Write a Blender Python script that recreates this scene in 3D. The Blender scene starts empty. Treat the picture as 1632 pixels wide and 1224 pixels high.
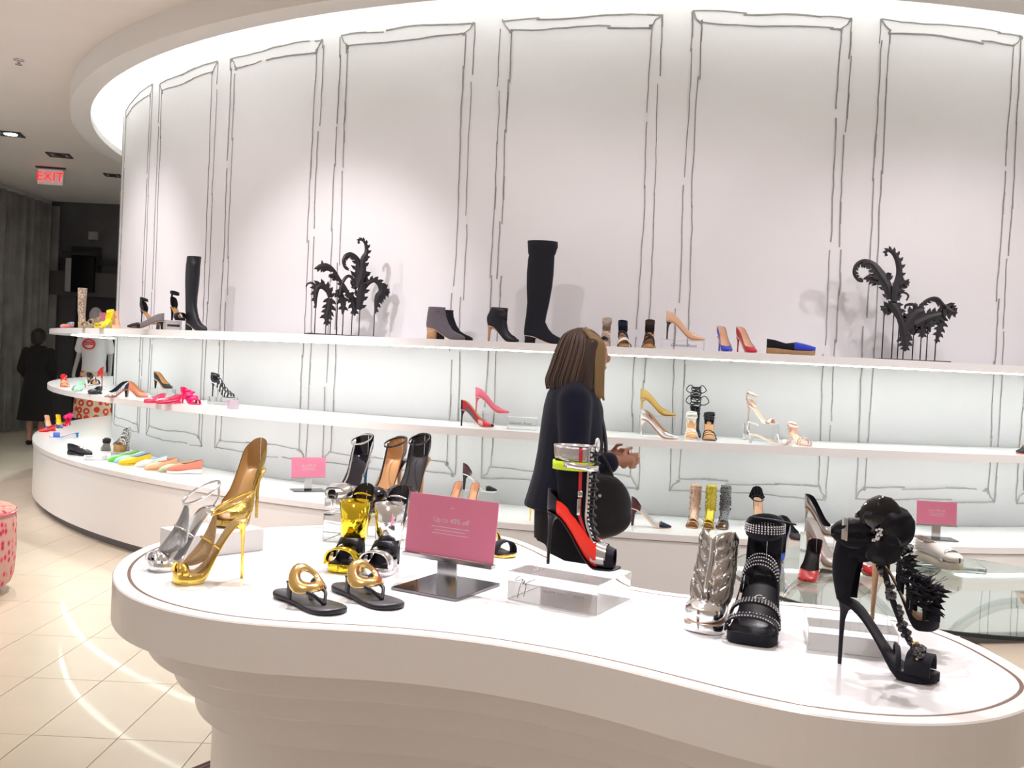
import bpy, bmesh, math, random
from mathutils import Vector, Matrix, noise
S = bpy.context.scene
C = S.collection
rnd = random.Random(7)
PI = math.pi
# ------------------------------------------------------------ camera
FPX, PITCH, ROLL, CAMH = 1540.3, 0.0206, 0.0470, 1.5
cd = bpy.data.cameras.new('camera'); cam = bpy.data.objects.new('camera', cd); C.objects.link(cam)
cd.sensor_width = 36.0; cd.lens = FPX * 36.0 / 1632.0; cd.clip_start = .05; cd.clip_end = 100
cam.matrix_world = Matrix.Translation((0, 0, CAMH)) @ Matrix.Rotation(PI/2 - PITCH, 4, 'X') @ Matrix.Rotation(ROLL, 4, 'Z')
S.camera = cam
# ------------------------------------------------------------ world and exposure
S.view_settings.view_transform = 'Standard'; S.view_settings.look = 'None'
S.view_settings.gamma = 1.0; S.view_settings.use_curve_mapping = False
S.view_settings.exposure = 0.25
wd = bpy.data.worlds.new('world'); S.world = wd; wd.use_nodes = True
bg = wd.node_tree.nodes['Background']; bg.inputs[0].default_value = (1.0, .96, .93, 1); bg.inputs[1].default_value = .78
# ------------------------------------------------------------ ceiling spots of the store (aimed at wall, table, floor)
def spot(x, y, tx, ty, tz, e, deg, blend=.6, col=(1, .95, .93), r=.06, z=3.96):
    l = bpy.data.lights.new('ceiling_spot', 'SPOT'); o = bpy.data.objects.new('ceiling_spot', l); C.objects.link(o)
    l.energy = e; l.spot_size = math.radians(deg); l.spot_blend = blend; l.color = col; l.shadow_soft_size = r
    o.location = (x, y, z)
    o.rotation_euler = (Vector((tx, ty, tz)) - Vector((x, y, z))).to_track_quat('-Z', 'Y').to_euler()
    return o
WARM = (1, .93, .90); NEUT = (1, .945, .965); FLOORC = (1, .90, .78)
for x, y, tx, ty, tz, e, dg in [
    (-3.9, 4.2, -2.3, 7.6, 1.3, 120, 70), (-2.6, 3.6, -1.35, 6.75, 1.6, 290, 40), (-1.1, 3.4, -.3, 6.4, 1.2, 85, 70),
    (.4, 3.2, .8, 6.2, 1.0, 72, 70), (1.9, 3.2, 1.7, 6.2, 1.0, 72, 70), (4.4, 3.4, 2.7, 6.2, 1.4, 140, 50),
    (3.4, 3.0, 3.4, 6.3, 1.0, 72, 70), (-4.6, 6.2, -3.6, 8.9, 1.2, 220, 62)]:
    spot(x, y, tx, ty, tz, e, dg, .7, NEUT)
for x, y, tx, ty, e in [(-1.0, 3.6, -.65, 2.4, 260), (.2, 3.8, .0, 2.5, 260), (1.2, 3.4, .7, 2.0, 280), (-.2, .9, .1, 2.2, 120), (2.2, 4.6, 1.7, 3.9, 200)]:
    spot(x, y, tx, ty, .94, e, 46, .6, NEUT)
for x, y, e in [(-1.9, 5.3, 270), (-3.4, 6.6, 160), (-2.6, 3.0, 25), (-5.0, 9.0, 120), (3.4, 4.2, 160), (0, -1.5, 200), (-3, -1.5, 150), (3, -1.0, 150)]:
    spot(x, y, x, y, 0, e, 70, .8, FLOORC)
# ------------------------------------------------------------ pixel / plane helpers
CX, CY, RW = 1.5915, 12.3276, 6.171
RS, RB, ZT, ZM, ZB, ZTAB, ZGL = 6.775, 6.888, 1.630, 1.1015, .574, .94, .70
def ray(px, py):
    x, y = px - 816, py - 612; c, s = math.cos(ROLL), math.sin(ROLL)
    x, y = c*x + s*y, -s*x + c*y
    u = -y/FPX
    return Vector((x/FPX, math.cos(PITCH) + u*math.sin(PITCH), -math.sin(PITCH) + u*math.cos(PITCH)))
def at(px, py, z):
    d = ray(px, py); t = (z - CAMH)/d.z
    return Vector((d.x*t, d.y*t, z))
def atY(px, py, Y):
    d = ray(px, py); t = Y/d.y
    return Vector((d.x*t, Y, CAMH + d.z*t))
def proj(v):
    z = v.z - CAMH
    d = v.y*math.cos(PITCH) - z*math.sin(PITCH); u = v.y*math.sin(PITCH) + z*math.cos(PITCH)
    x = v.x/d*FPX; y = -u/d*FPX; c, s = math.cos(ROLL), math.sin(ROLL)
    return 816 + c*x - s*y, 612 + s*x + c*y
def rp(a, R, z): return Vector((CX + R*math.sin(a), CY - R*math.cos(a), z))
def on(px, R, z):
    lo, hi = -1.02, .75
    for _ in range(50):
        m = (lo+hi)/2
        if proj(rp(m, R, z))[0] < px: lo = m
        else: hi = m
    return rp((lo+hi)/2, R, z)
def aim(A, L, pxt, near=True):
    """yaw of a shoe of length L whose heel is at A and whose toe lies in picture column pxt"""
    best = None
    view = math.atan2(A.y, A.x)
    for k in range(181):
        off = math.radians(k)
        # off 0 = toe to the right of the line of sight ... 180 = to the left
        yaw = (view - PI/2) + (-1 if near else 1)*off
        q = proj(A + Vector((math.cos(yaw)*L, math.sin(yaw)*L, 0)))[0]
        e = abs(q - pxt)
        if best is None or e < best[0]: best = (e, yaw)
    return best[1]
# ------------------------------------------------------------ materials
MT = {}
def M(name, col, rough=.5, metal=0., coat=0., trans=0., ior=1.45, bump=None, var=None, col2=None, emit=None, sheen=0., alpha=None):
    if name in MT: return MT[name]
    m = bpy.data.materials.new(name); m.use_nodes = True; MT[name] = m
    nt = m.node_tree; b = nt.nodes['Principled BSDF']
    b.inputs['Base Color'].default_value = (*col, 1); b.inputs['Roughness'].default_value = rough
    b.inputs['Metallic'].default_value = metal; b.inputs['Coat Weight'].default_value = coat; b.inputs['Coat Roughness'].default_value = .05
    b.inputs['Transmission Weight'].default_value = trans; b.inputs['IOR'].default_value = ior
    if sheen: b.inputs['Sheen Weight'].default_value = sheen
    if emit: b.inputs['Emission Color'].default_value = (*emit[0], 1); b.inputs['Emission Strength'].default_value = emit[1]
    tc = nt.nodes.new('ShaderNodeTexCoord')
    if var or col2:
        n = nt.nodes.new('ShaderNodeTexNoise'); n.inputs['Scale'].default_value = (var or (40, .1))[0]; n.inputs['Detail'].default_value = 4
        nt.links.new(tc.outputs['Object'], n.inputs['Vector'])
        r = nt.nodes.new('ShaderNodeValToRGB')
        a = (var or (40, .1))[1]
        c2 = col2 or tuple(max(0, c*(1-a)) for c in col)
        r.color_ramp.elements[0].position = .42 if col2 else .3; r.color_ramp.elements[1].position = .56 if col2 else .7
        r.color_ramp.elements[0].color = (*c2, 1); r.color_ramp.elements[1].color = (*col, 1)
        nt.links.new(n.outputs['Fac'], r.inputs['Fac']); nt.links.new(r.outputs['Color'], b.inputs['Base Color'])
    if bump:
        n = nt.nodes.new('ShaderNodeTexNoise'); n.inputs['Scale'].default_value = bump[0]; n.inputs['Detail'].default_value = 3
        nt.links.new(tc.outputs['Object'], n.inputs['Vector'])
        k = nt.nodes.new('ShaderNodeBump'); k.inputs['Strength'].default_value = bump[1]; k.inputs['Distance'].default_value = .002
        nt.links.new(n.outputs['Fac'], k.inputs['Height']); nt.links.new(k.outputs['Normal'], b.inputs['Normal'])
    return m
WALL = M('wall_paint', (.80, .787, .815), .6, var=(3, .02))
LACQ = M('white_lacquer', (.86, .845, .865), .28, coat=.3, var=(2, .015))
TOPW = M('white_table_top', (.88, .88, .89), .12, coat=.5, var=(2, .01))
CEIL = M('ceiling_paint', (.90, .84, .80), .8, var=(2, .03))
INK = M('sketched_line_ink', (.40, .385, .385), .8, var=(30, .3))
BLACKL = M('black_leather', (.009, .009, .016), .42, bump=(400, .15))
BLACKS = M('black_suede', (.007, .007, .014), .9, sheen=.06, bump=(700, .3))
PATENT = M('black_patent', (.008, .008, .012), .08, coat=1.)
NAVY = M('navy_wool', (.008, .011, .034), .9, sheen=.08, bump=(300, .3))
GOLD = M('gold_mirror_leather', (.95, .68, .16), .16, metal=1., bump=(60, .08))
GOLDY = M('yellow_gold_mirror', (.95, .72, .05), .10, metal=1., bump=(40, .06))
GOLDG = M('gold_glitter', (.80, .54, .18), .36, metal=1., bump=(900, .9), var=(700, .5))
BRASS = M('pale_gold_metal', (.93, .66, .26), .18, metal=1.)
SILV = M('silver_mirror_leather', (.86, .86, .88), .14, metal=1., bump=(50, .08))
SILVG = M('silver_glitter', (.74, .75, .78), .34, metal=1., bump=(900, .9), var=(700, .5))
STEEL = M('brushed_chrome', (.55, .54, .55), .14, metal=1.)
CHROME = M('chrome', (.82, .83, .85), .06, metal=1.)
TAN = M('tan_leather', (.62, .33, .14), .45, bump=(300, .1))
NUDE = M('nude_leather', (.80, .53, .38), .4, bump=(300, .1))
NUDEP = M('nude_patent', (.83, .50, .33), .1, coat=1.)
CORK = M('cork', (.50, .26, .09), .8, var=(160, .5), bump=(200, .5))
WHITEL = M('white_leather', (.90, .88, .86), .4)
CREAM = M('cream_rubber', (.80, .76, .66), .6)
RED = M('red_patent', (.70, .012, .02), .12, coat=1.)
REDS = M('red_suede', (.55, .02, .05), .8, sheen=.3)
REDN = M('neon_red_leather', (1., .035, .015), .45)
BLUES = M('cobalt_suede', (.02, .05, .55), .8, sheen=.3)
BLUE = M('blue_leather', (.05, .22, .62), .4)
LBLUE = M('light_blue_leather', (.35, .62, .80), .4)
PINK = M('rose_pink_suede', (.70, .14, .22), .85, sheen=.3)
HOT = M('hot_pink_patent', (.90, .04, .16), .15, coat=1.)
MAG = M('magenta_leather', (.85, .01, .16), .3)
CORAL = M('coral_leather', (.85, .24, .16), .4)
PEACH = M('peach_leather', (.88, .52, .32), .45)
YEL = M('yellow_leather', (.92, .58, .02), .35)
YELB = M('bright_yellow_leather', (.95, .80, .03), .4)
GREEN = M('green_leather', (.14, .55, .07), .35)
MINT = M('mint_leather', (.42, .74, .55), .45)
OLIVE = M('pale_sage_leather', (.56, .60, .40), .5)
BURG = M('burgundy_suede', (.07, .008, .02), .7, sheen=.3)
TAUPE = M('taupe_patent', (.22, .13, .12), .2, coat=.6)
GREYS = M('grey_suede', (.145, .125, .15), .9, sheen=.25, var=(30, .15))
GREYP = M('grey_mirror_patent', (.50, .49, .51), .08, metal=.55, coat=1.)
BEIGE = M('beige_raffia', (.58, .45, .28), .8, var=(120, .4), bump=(200, .5))
SNAKE = M('snake_print_leather', (.62, .50, .38), .5, var=(90, .5), col2=(.20, .13, .09))
STRIPE = M('zebra_print_leather', (.85, .83, .82), .4, var=(130, .5), col2=(.02, .02, .03))
LEOP = M('leopard_print_leather', (.45, .33, .22), .5, var=(170, .5), col2=(.03, .025, .02))
ROSEG = M('rose_sequin', (.75, .50, .38), .3, metal=.7, bump=(500, 1.), var=(300, .5))
GOLDSQ = M('gold_sequin', (.75, .60, .08), .3, metal=.8, bump=(500, 1.), var=(300, .5))
BLKSQ = M('black_sequin', (.02, .02, .03), .2, bump=(500, 1.), var=(200, .5), col2=(.25, .25, .28))
CRYST = M('crystal_stones', (.75, .76, .80), .08, metal=.9)
JET = M('jet_beads', (.02, .018, .025), .06, coat=1.)
ACRY = M('clear_acrylic', (.985, .99, .99), .03, trans=1., ior=1.12)
ACRE = M('polished_acrylic_edge', (.86, .89, .90), .15, trans=.55, ior=1.2)
GLASS = M('green_tinted_glass', (.80, .92, .88), .01, trans=1., ior=1.35)
GLASSE = M('dark_glass_edge', (.01, .03, .03), .1, coat=.5)
DKIN = M('dark_lining', (.03, .027, .03), .7)
HEELT = M('stacked_wood_heel', (.60, .34, .17), .45, var=(60, .2))
PINKC = M('pink_card', (.95, .29, .45), .5)
PRINTW = M('white_print', (.95, .80, .84), .5)
SKIN = M('skin', (.62, .31, .22), .5, var=(30, .08))
# ------------------------------------------------------------ mesh helpers
def obj(name, bm, mat, parent=None, smooth=True, loc=None):
    me = bpy.data.meshes.new(name)
    bmesh.ops.recalc_face_normals(bm, faces=bm.faces[:])
    bm.to_mesh(me); bm.free()
    if smooth:
        for p in me.polygons: p.use_smooth = True
    me.materials.append(mat)
    o = bpy.data.objects.new(name, me); C.objects.link(o)
    if parent: o.parent = parent
    if loc is not None: o.location = loc
    return o
def tag(o, label, cat, group=None):
    o['label'] = label; o['category'] = cat
    if group: o['group'] = group
    return o
def struct(o, label=None):
    o['kind'] = 'structure'
    if label: o['label'] = label
    return o
def thing(name, label, cat, loc=(0, 0, 0), rz=0, group=None):
    o = bpy.data.objects.new(name, None); C.objects.link(o); o.empty_display_size = .05
    o.location = loc; o.rotation_euler = (0, 0, rz)
    return tag(o, label, cat, group)
def NB(): return bmesh.new()
def lerp(tab, u):
    if u <= tab[0][0]: return tab[0][1]
    for (a, x), (b, y) in zip(tab, tab[1:]):
        if u <= b:
            t = (u-a)/(b-a) if b > a else 0
            return x + (y-x)*t
    return tab[-1][1]
def sm(t):
    t = max(0, min(1, t)); return t*t*(3-2*t)
def loft(bm, rings, cyc=True, c0=True, c1=True, cycv=False):
    vs = [[bm.verts.new(p) for p in r] for r in rings]
    n = len(rings[0]); k = len(rings)
    for i in range(k if cycv else k-1):
        a, b = vs[i], vs[(i+1) % k]
        for j in range(n if cyc else n-1):
            try: bm.faces.new((a[j], a[(j+1) % n], b[(j+1) % n], b[j]))
            except ValueError: pass
    if cyc and not cycv:
        if c0: bm.faces.new(vs[0][::-1])
        if c1: bm.faces.new(vs[-1])
    return vs
def box(bm, cx, cy, cz, sx, sy, sz, rz=0, bev=0, mat=None):
    m = Matrix.Translation((cx, cy, cz)) @ Matrix.Rotation(rz, 4, 'Z') @ Matrix.Diagonal((sx, sy, sz, 1))
    if mat is not None: m = mat @ m
    r = bmesh.ops.create_cube(bm, size=1, matrix=m)
    if bev:
        es = list({e for v in r['verts'] for e in v.link_edges})
        bmesh.ops.bevel(bm, geom=es, offset=bev, segments=2, affect='EDGES', profile=.5)
def frames(pts, closed=False):
    n = len(pts); T = []
    for i in range(n):
        a = pts[(i-1) % n] if (closed or i > 0) else pts[i]
        b = pts[(i+1) % n] if (closed or i < n-1) else pts[i]
        d = (b-a); T.append(d.normalized() if d.length > 1e-9 else Vector((0, 0, 1)))
    up = Vector((0, 0, 1)) if abs(T[0].z) < .9 else Vector((0, 1, 0))
    N = (up - T[0]*up.dot(T[0])).normalized(); out = []
    for t in T:
        N = N - t*N.dot(t)
        N = N.normalized() if N.length > 1e-6 else t.orthogonal().normalized()
        out.append((t, N, t.cross(N)))
    return out
def tube(bm, pts, r, n=6, closed=False):
    pts = [Vector(p) for p in pts]; fr = frames(pts, closed); rings = []
    for i, (p, (t, N, B)) in enumerate(zip(pts, fr)):
        rr = r[i] if isinstance(r, (list, tuple)) else r
        rings.append([p + N*(rr*math.cos(2*PI*j/n)) + B*(rr*math.sin(2*PI*j/n)) for j in range(n)])
    loft(bm, rings, True, cycv=closed)
def band(bm, pts, dirs, width, th, closed=False):
    """flat ribbon along pts; dirs = direction of its breadth"""
    pts = [Vector(p) for p in pts]; n = len(pts); rings = []
    for i, p in enumerate(pts):
        a = pts[(i-1) % n] if (closed or i > 0) else p
        b = pts[(i+1) % n] if (closed or i < n-1) else p
        t = (b-a).normalized(); d = Vector(dirs[i] if isinstance(dirs, list) else dirs)
        d = (d - t*d.dot(t)).normalized(); nn = t.cross(d)
        w = (width[i] if isinstance(width, (list, tuple)) else width)/2
        rings.append([p - d*w - nn*th/2, p + d*w - nn*th/2, p + d*w + nn*th/2, p - d*w + nn*th/2])
    loft(bm, rings, True, cycv=closed)
def spline(pts, n=6, closed=False):
    pts = [Vector(p) for p in pts]; out = []; k = len(pts)
    for i in range(k if closed else k-1):
        if closed: p0, p1, p2, p3 = pts[(i-1) % k], pts[i], pts[(i+1) % k], pts[(i+2) % k]
        else: p0, p1, p2, p3 = pts[max(i-1, 0)], pts[i], pts[i+1], pts[min(i+2, k-1)]
        for j in range(n):
            t = j/n
            out.append(.5*((2*p1) + (p2-p0)*t + (2*p0-5*p1+4*p2-p3)*t*t + (3*p1-p0-3*p2+p3)*t**3))
    if not closed: out.append(pts[-1])
    return out
def sphere(bm, c, r, u=10, v=7, sc=(1, 1, 1), rot=None):
    c = Vector(c); rings = []
    for i in range(v+1):
        p = PI*(.02 + .96*i/v); k = math.sin(p); z = -math.cos(p)
        q = [Vector((k*math.cos(2*PI*j/u)*sc[0]*r, k*math.sin(2*PI*j/u)*sc[1]*r, z*sc[2]*r)) for j in range(u)]
        rings.append([c + (rot @ w if rot else w) for w in q])
    loft(bm, rings)
def gem(bm, c, r):
    bmesh.ops.create_icosphere(bm, subdivisions=1, radius=r, matrix=Matrix.Translation(c))
def arcslab(bm, R0, R1, z0, z1, a0, a1, n, full=False):
    rings = []
    for i in range(n + (0 if full else 1)):
        a = a0 + (a1-a0)*i/n
        rings.append([rp(a, R0, z0), rp(a, R1, z0), rp(a, R1, z1), rp(a, R0, z1)])
    loft(bm, rings, True, cycv=full)
def text(name, s, size, mat, parent, mtx, shear=0., ext=.0004, align='CENTER'):
    cu = bpy.data.curves.new(name, 'FONT'); cu.body = s; cu.size = size; cu.shear = shear; cu.extrude = ext
    cu.align_x = align; cu.align_y = 'CENTER'; cu.resolution_u = 2
    t = bpy.data.objects.new('tmp', cu); C.objects.link(t)
    me = bpy.data.meshes.new_from_object(t.evaluated_get(bpy.context.evaluated_depsgraph_get()))
    C.objects.unlink(t); bpy.data.objects.remove(t); bpy.data.curves.remove(cu)
    me.transform(mtx); me.materials.clear(); me.materials.append(mat)
    o = bpy.data.objects.new(name, me); C.objects.link(o); o.parent = parent
    return o
def blob(name, prims, mat, parent, voxel=.012, it=6, fac=.5, loc=None):
    """closed rounded solids fused into one continuous skin"""
    bm = NB()
    for p in prims:
        if p[0] == 'e':
            _, c, r, *rot = p
            sphere(bm, c, 1, 20, 12, tuple(r), rot[0] if rot else None)
        elif p[0] == 'c':
            _, a, b, ra, rb = p[:5]; a, b = Vector(a), Vector(b); k = 6
            for i in range(k+1):
                t = i/k; sphere(bm, a.lerp(b, t), ra + (rb-ra)*t, 14, 9, p[5] if len(p) > 5 else (1, 1, 1))
            tube(bm, [a.lerp(b, i/k) for i in range(k+1)], [(ra+(rb-ra)*i/k)*.98 for i in range(k+1)], 14) if len(p) <= 5 else None
        elif p[0] == 'l':
            loft(bm, p[1])
    me = bpy.data.meshes.new('tmp'); bm.to_mesh(me); bm.free()
    t = bpy.data.objects.new('tmp', me); C.objects.link(t)
    md = t.modifiers.new('r', 'REMESH'); md.mode = 'VOXEL'; md.voxel_size = voxel
    ms = t.modifiers.new('s', 'SMOOTH'); ms.iterations = it; ms.factor = fac
    nm = bpy.data.meshes.new_from_object(t.evaluated_get(bpy.context.evaluated_depsgraph_get()))
    C.objects.unlink(t); bpy.data.objects.remove(t); bpy.data.meshes.remove(me)
    nm.materials.clear(); nm.materials.append(mat)
    for p in nm.polygons: p.use_smooth = True
    nm.name = name
    o = bpy.data.objects.new(name, nm); C.objects.link(o)
    if parent: o.parent = parent
    return o
# ============================================================ THE SETTING
# floor with real tiles in view
bm = NB(); box(bm, .4, 6.6, -.054, 19.2, 22.4, .1); FL = struct(obj('floor', bm, M('tile_joint', (.55, .48, .40), .7, var=(5, .1)), smooth=False))
tm = None
TX, TY = .3255, .6305
TILE = M('cream_stone_tile', (.78, .69, .575), .34, coat=.12, var=(4, .06))
tbm = NB(); box(tbm, 0, 0, -.0025, TX-.0035, TY-.0035, .005, bev=.0012)
tme = bpy.data.meshes.new('tile'); tbm.to_mesh(tme); tbm.free(); tme.materials.append(TILE)
rest = NB(); cnt = 0
cand = []
for i in range(-24, 26):
    for j in range(-12, 28):
        x = -1.605 + i*TX; y = 3.975 + j*TY
        if not (-8.5 < x < 9.2 and -4 < y < 17.2): continue
        if math.hypot(x-CX, y-CY) < 6.6: continue
        vis = False
        if y > 1.5:
            px, py = proj(Vector((x, y, 0)))
            vis = -60 < px < 420 and 640 < py < 1290 and y < 9.5 or (1440 < px < 1690 and 980 < py < 1180)
        if vis: cand.append((y, x))
        else:
            z = -.0025; box(rest, x, y, z, TX-.0035, TY-.0035, .005)
cand.sort()
for y, x in cand:
    o = bpy.data.objects.new('tile', tme); C.objects.link(o); o.location = (x, y, 0); o.parent = FL
o = obj('tile_field', rest, TILE, FL, smooth=False); o['kind'] = 'stuff'
# curved wall (a drum), hand sketched panels on it
bm = NB(); arcslab(bm, RW-.15, RW, 0, 4.3, -PI, PI, 160, True); WL = struct(obj('wall_curved', bm, WALL))
def stroke(bm, pts, w):
    """pts in (angle, z): ribbon lying on the wall"""
    rings = []
    n = len(pts)
    for i, (a, z) in enumerate(pts):
        a0, z0 = pts[max(0, i-1)]; a1, z1 = pts[min(n-1, i+1)]
        dx, dz = (a1-a0)*RW, z1-z0; l = math.hypot(dx, dz) or 1
        nx, nz = -dz/l*w/2, dx/l*w/2
        rings.append([rp(a-nx/RW, RW+.0005, z-nz), rp(a+nx/RW, RW+.0005, z+nz), rp(a+nx/RW, RW+.003, z+nz), rp(a-nx/RW, RW+.003, z-nz)])
    loft(bm, rings)
def sketch(bm, a0, z0, a1, z1, r):
    L = math.hypot((a1-a0)*RW, z1-z0); t = 0
    while t < L-.01:
        seg = min(r.uniform(.25, .95), L-t); n = max(2, int(seg/.07))
        off = r.uniform(-.006, .006); w = r.uniform(.0055, .0085); pts = []
        sx, sz = -(z1-z0)/L, (a1-a0)*RW/L
        for i in range(n+1):
            s = (t + seg*i/n)/L; o = off + r.uniform(-.0035, .0035) + .008*math.sin(s*7 + off*900)
            pts.append((a0+(a1-a0)*s + sx*o/RW, z0+(z1-z0)*s + sz*o))
        stroke(bm, pts, w)
        if r.random() < .3:
            k = r.randrange(len(pts)-1); stroke(bm, [(p[0]+.004/RW, p[1]+.003) for p in pts[k:k+3]] if len(pts[k:k+3]) > 1 else pts, w*.9)
        t += seg + (r.uniform(.015, .06) if r.random() < .4 else -.02)
PAN = [(-1.180, -1.141, 3.80, .735), (-1.099, -.908, 3.80, .738), (-.877, -.710, 3.765, .737), (-.680, -.5185, 3.757, .736), (-.492, -.322, 3.756, .737),
       (-.291, -.121, 3.765, .737), (-.0905, .073, 3.787, .737), (.1045, .2675, 3.80, .739), (.296, .46, 3.81, .74), (.49, .655, 3.81, .74)]
for k, (a0, a1, zt, zb) in enumerate(PAN):
    r = random.Random(40+k); bm = NB(); m = .062; da = m/RW
    sk = lambda *q: sketch(bm, *q, r)
    sk(a0, zb, a0, zt); sk(a1, zb, a1, zt); sk(a0, zt, a1, zt); sk(a0, zb, a1, zb)
    b0, b1 = a0+da, a1-da; mz = .075
    sk(b0, zb+mz, b0, zt-mz); sk(b1, zb+mz, b1, zt-mz); sk(b0, zt-mz, b1, zt-mz); sk(b0, zb+mz, b1, zb+mz)
    sk(a0, zt, b0, zt-mz); sk(a1, zt, b1, zt-mz); sk(a0, zb, b0, zb+mz); sk(a1, zb, b1, zb+mz)
    obj('panel_drawing', bm, INK, WL, smooth=False)
# ceiling with a round hole, soffit ring and light cove
RI, RO, ZC, ZSO = 6.48, 6.67, 4.0, 3.8
bm = NB(); inner, outer, in2, out2 = [], [], [], []
for i in range(160):
    a = 2*PI*i/160; d = Vector((math.sin(a), -math.cos(a)))
    t = min((9.3-CX)/d.x if d.x > 1e-6 else 1e9, (-9.3-CX)/d.x if d.x < -1e-6 else 1e9, (20.5-CY)/d.y if d.y > 1e-6 else 1e9, (-4.2-CY)/d.y if d.y < -1e-6 else 1e9)
    inner.append(rp(a, RO-.01, ZC)); outer.append(Vector((CX+d.x*t, CY+d.y*t, ZC)))
loft(bm, [outer, inner, [v+Vector((0, 0, .06)) for v in inner], [v+Vector((0, 0, .06)) for v in outer]], True, cycv=True)
struct(obj('ceiling', bm, CEIL, smooth=False))
bm = NB(); rings = []
for i in range(160):
    a = -PI + 2*PI*i/160
    rings.append([rp(a, RI, ZSO), rp(a, RO, ZSO), rp(a, RO, 4.34), rp(a, RW-.1, 4.34), rp(a, RW-.1, 4.30), rp(a, RO-.03, 4.30), rp(a, RO-.03, ZSO+.03), rp(a, RI+.025, ZSO+.03), rp(a, RI+.025, ZSO+.07), rp(a, RI, ZSO+.07)])
loft(bm, rings, True, cycv=True)
SOF = struct(obj('trim_1', bm, M('soffit_paint', (.80, .77, .745), .7), smooth=False), 'round white ceiling soffit with a lit cove above the curved wall')
bm = NB(); arcslab(bm, RO-.13, RO-.05, ZSO+.035, ZSO+.055, -PI, PI, 120, True)
obj('cove_light_strip', bm, M('cove_lamp', (1, 1, 1), .5, emit=((.93, 1, .965), 13.)), SOF)
# far end of the store: dark passage
DK = M('dark_grey_wall', (.13, .125, .135), .8, var=(3, .2)); DK2 = M('black_wall', (.045, .043, .05), .8)
bm = NB(); box(bm, -8.35, 13.6, 2, .1, 7.4, 4.0); struct(obj('wall_left', bm, M('pale_left_wall', (.66, .60, .56), .7), smooth=False))
bm = NB(); box(bm, -5.85, 17.25, 2, 5.3, .1, 4.0); WB = struct(obj('wall_back', bm, DK, smooth=False))
bm = NB(); box(bm, -7.0, 17.15, 2.95, 2.4, .1, .10); obj('beam', bm, DK2, WB, smooth=False)
bm = NB(); box(bm, -7.3, 17.1, 2.55, 2.0, .2, .42); obj('beam', bm, M('grey_bulkhead', (.11, .105, .11), .7), WB, smooth=False)
bm = NB(); box(bm, -7.35, 17.18, 1.25, .9, .05, 2.4); obj('dark_opening_panel', bm, DK2, WB, smooth=False)  # flat black panel, its colour stands in for the dark inside an opening
bm = NB(); box(bm, -7.53, 17.16, 3.42, .16, .06, .15, bev=.01); obj('wall_speaker', bm, M('grey_plastic', (.36, .35, .36), .5), WB, smooth=False)
bm = NB(); box(bm, .4, -4.25, 2, 19, .1, 4.0); struct(obj('wall_behind', bm, WALL, smooth=False))
bm = NB(); box(bm, 6.9, 17.25, 2, 4.9, .1, 4.0); struct(obj('wall_back_right', bm, WALL, smooth=False))
# grey sheer curtain beside the passage
bm = NB(); p0, p1 = Vector((-8.24, 15.35, 0)), Vector((-8.20, 17.1, 0)); rings = []
for i in range(61):
    t = i/60; p = p0.lerp(p1, t) + Vector((.06*math.sin(t*40)+.04*math.sin(t*91), 0, 0))
    rings.append([p + Vector((0, 0, .03)), p + Vector((.012, 0, .03)), p + Vector((.012, 0, 3.9)), p + Vector((0, 0, 3.9))])
loft(bm, rings)
tag(obj('curtain', bm, M('grey_sheer_fabric', (.33, .32, .31), .8, var=(3, .3))), 'tall grey sheer curtain hanging by the dark passage', 'curtain')
# long curved display base
A0, A1, NA = -2.3, 1.0, 110
DB = thing('display_counter', 'long curved white display base running along the curved wall', 'cabinet', (0, 0, 0))
bm = NB(); arcslab(bm, RW+.001, RB-.012, .07, .532, A0, A1, NA); obj('body', bm, LACQ, DB, smooth=False)
bm = NB(); arcslab(bm, RW+.001, RB, .538, ZB, A0, A1, NA); obj('top_slab', bm, LACQ, DB, smooth=False)
bm = NB(); arcslab(bm, RW+.001, RB-.07, 0, .07, A0, A1, NA); obj('plinth', bm, M('shadow_plinth', (.16, .15, .16), .6), DB, smooth=False)  # recessed plinth, toe-kick shadow put into its dark grey colour
for z, lb in ((ZT, 'upper curved white shelf, at eye level on the wall'), (ZM, 'lower curved white shelf, halfway up the wall')):
    t = thing('wall_shelf', lb, 'shelf', (0, 0, 0), group='curved wall shelves')
    bm = NB(); arcslab(bm, RW+.001, RS, z-.046, z, A0, A1, NA); obj('shelf_board', bm, LACQ, t, smooth=False)
    bm = NB(); arcslab(bm, RS-.225, RS-.20, z-.050, z-.046, A0, A1, NA); obj('light_strip', bm, M('shelf_lamp', (1, 1, 1), .5, emit=((.88, 1, .90), 26.)), t, smooth=False)
# ------------------------------------------------------------ freeform table in the foreground
out_px = [(174, 918), (187, 942.7), (209, 955), (245.8, 968.5), (282.5, 977), (331.6, 986.9), (380.6, 993), (454, 999), (560, 1002.8), (640, 1008), (753, 1020), (906, 1046), (1000, 1068), (1100, 1094.7), (1230, 1129), (1361, 1150), (1458, 1158), (1556, 1155), (1632, 1138)]
back_px = [(1640, 1072), (1556, 1023), (1488, 998), (1400, 975), (1299, 962), (1236, 957), (1150, 953), (1080, 947), (1015, 938), (960, 924), (910, 898), (866, 876), (816, 855), (760, 846), (640, 838), (520, 836), (430, 840), (350, 846), (280, 855), (233, 869), (209, 880), (184.5, 896)]
outl = [at(px, py, 0.94) for px, py in out_px] + [Vector((1.05, 1.80, .94))] + [at(px, py, .94) for px, py in back_px[1:]]
outl = [Vector((v.x, v.y, 0)) for v in outl]
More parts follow.
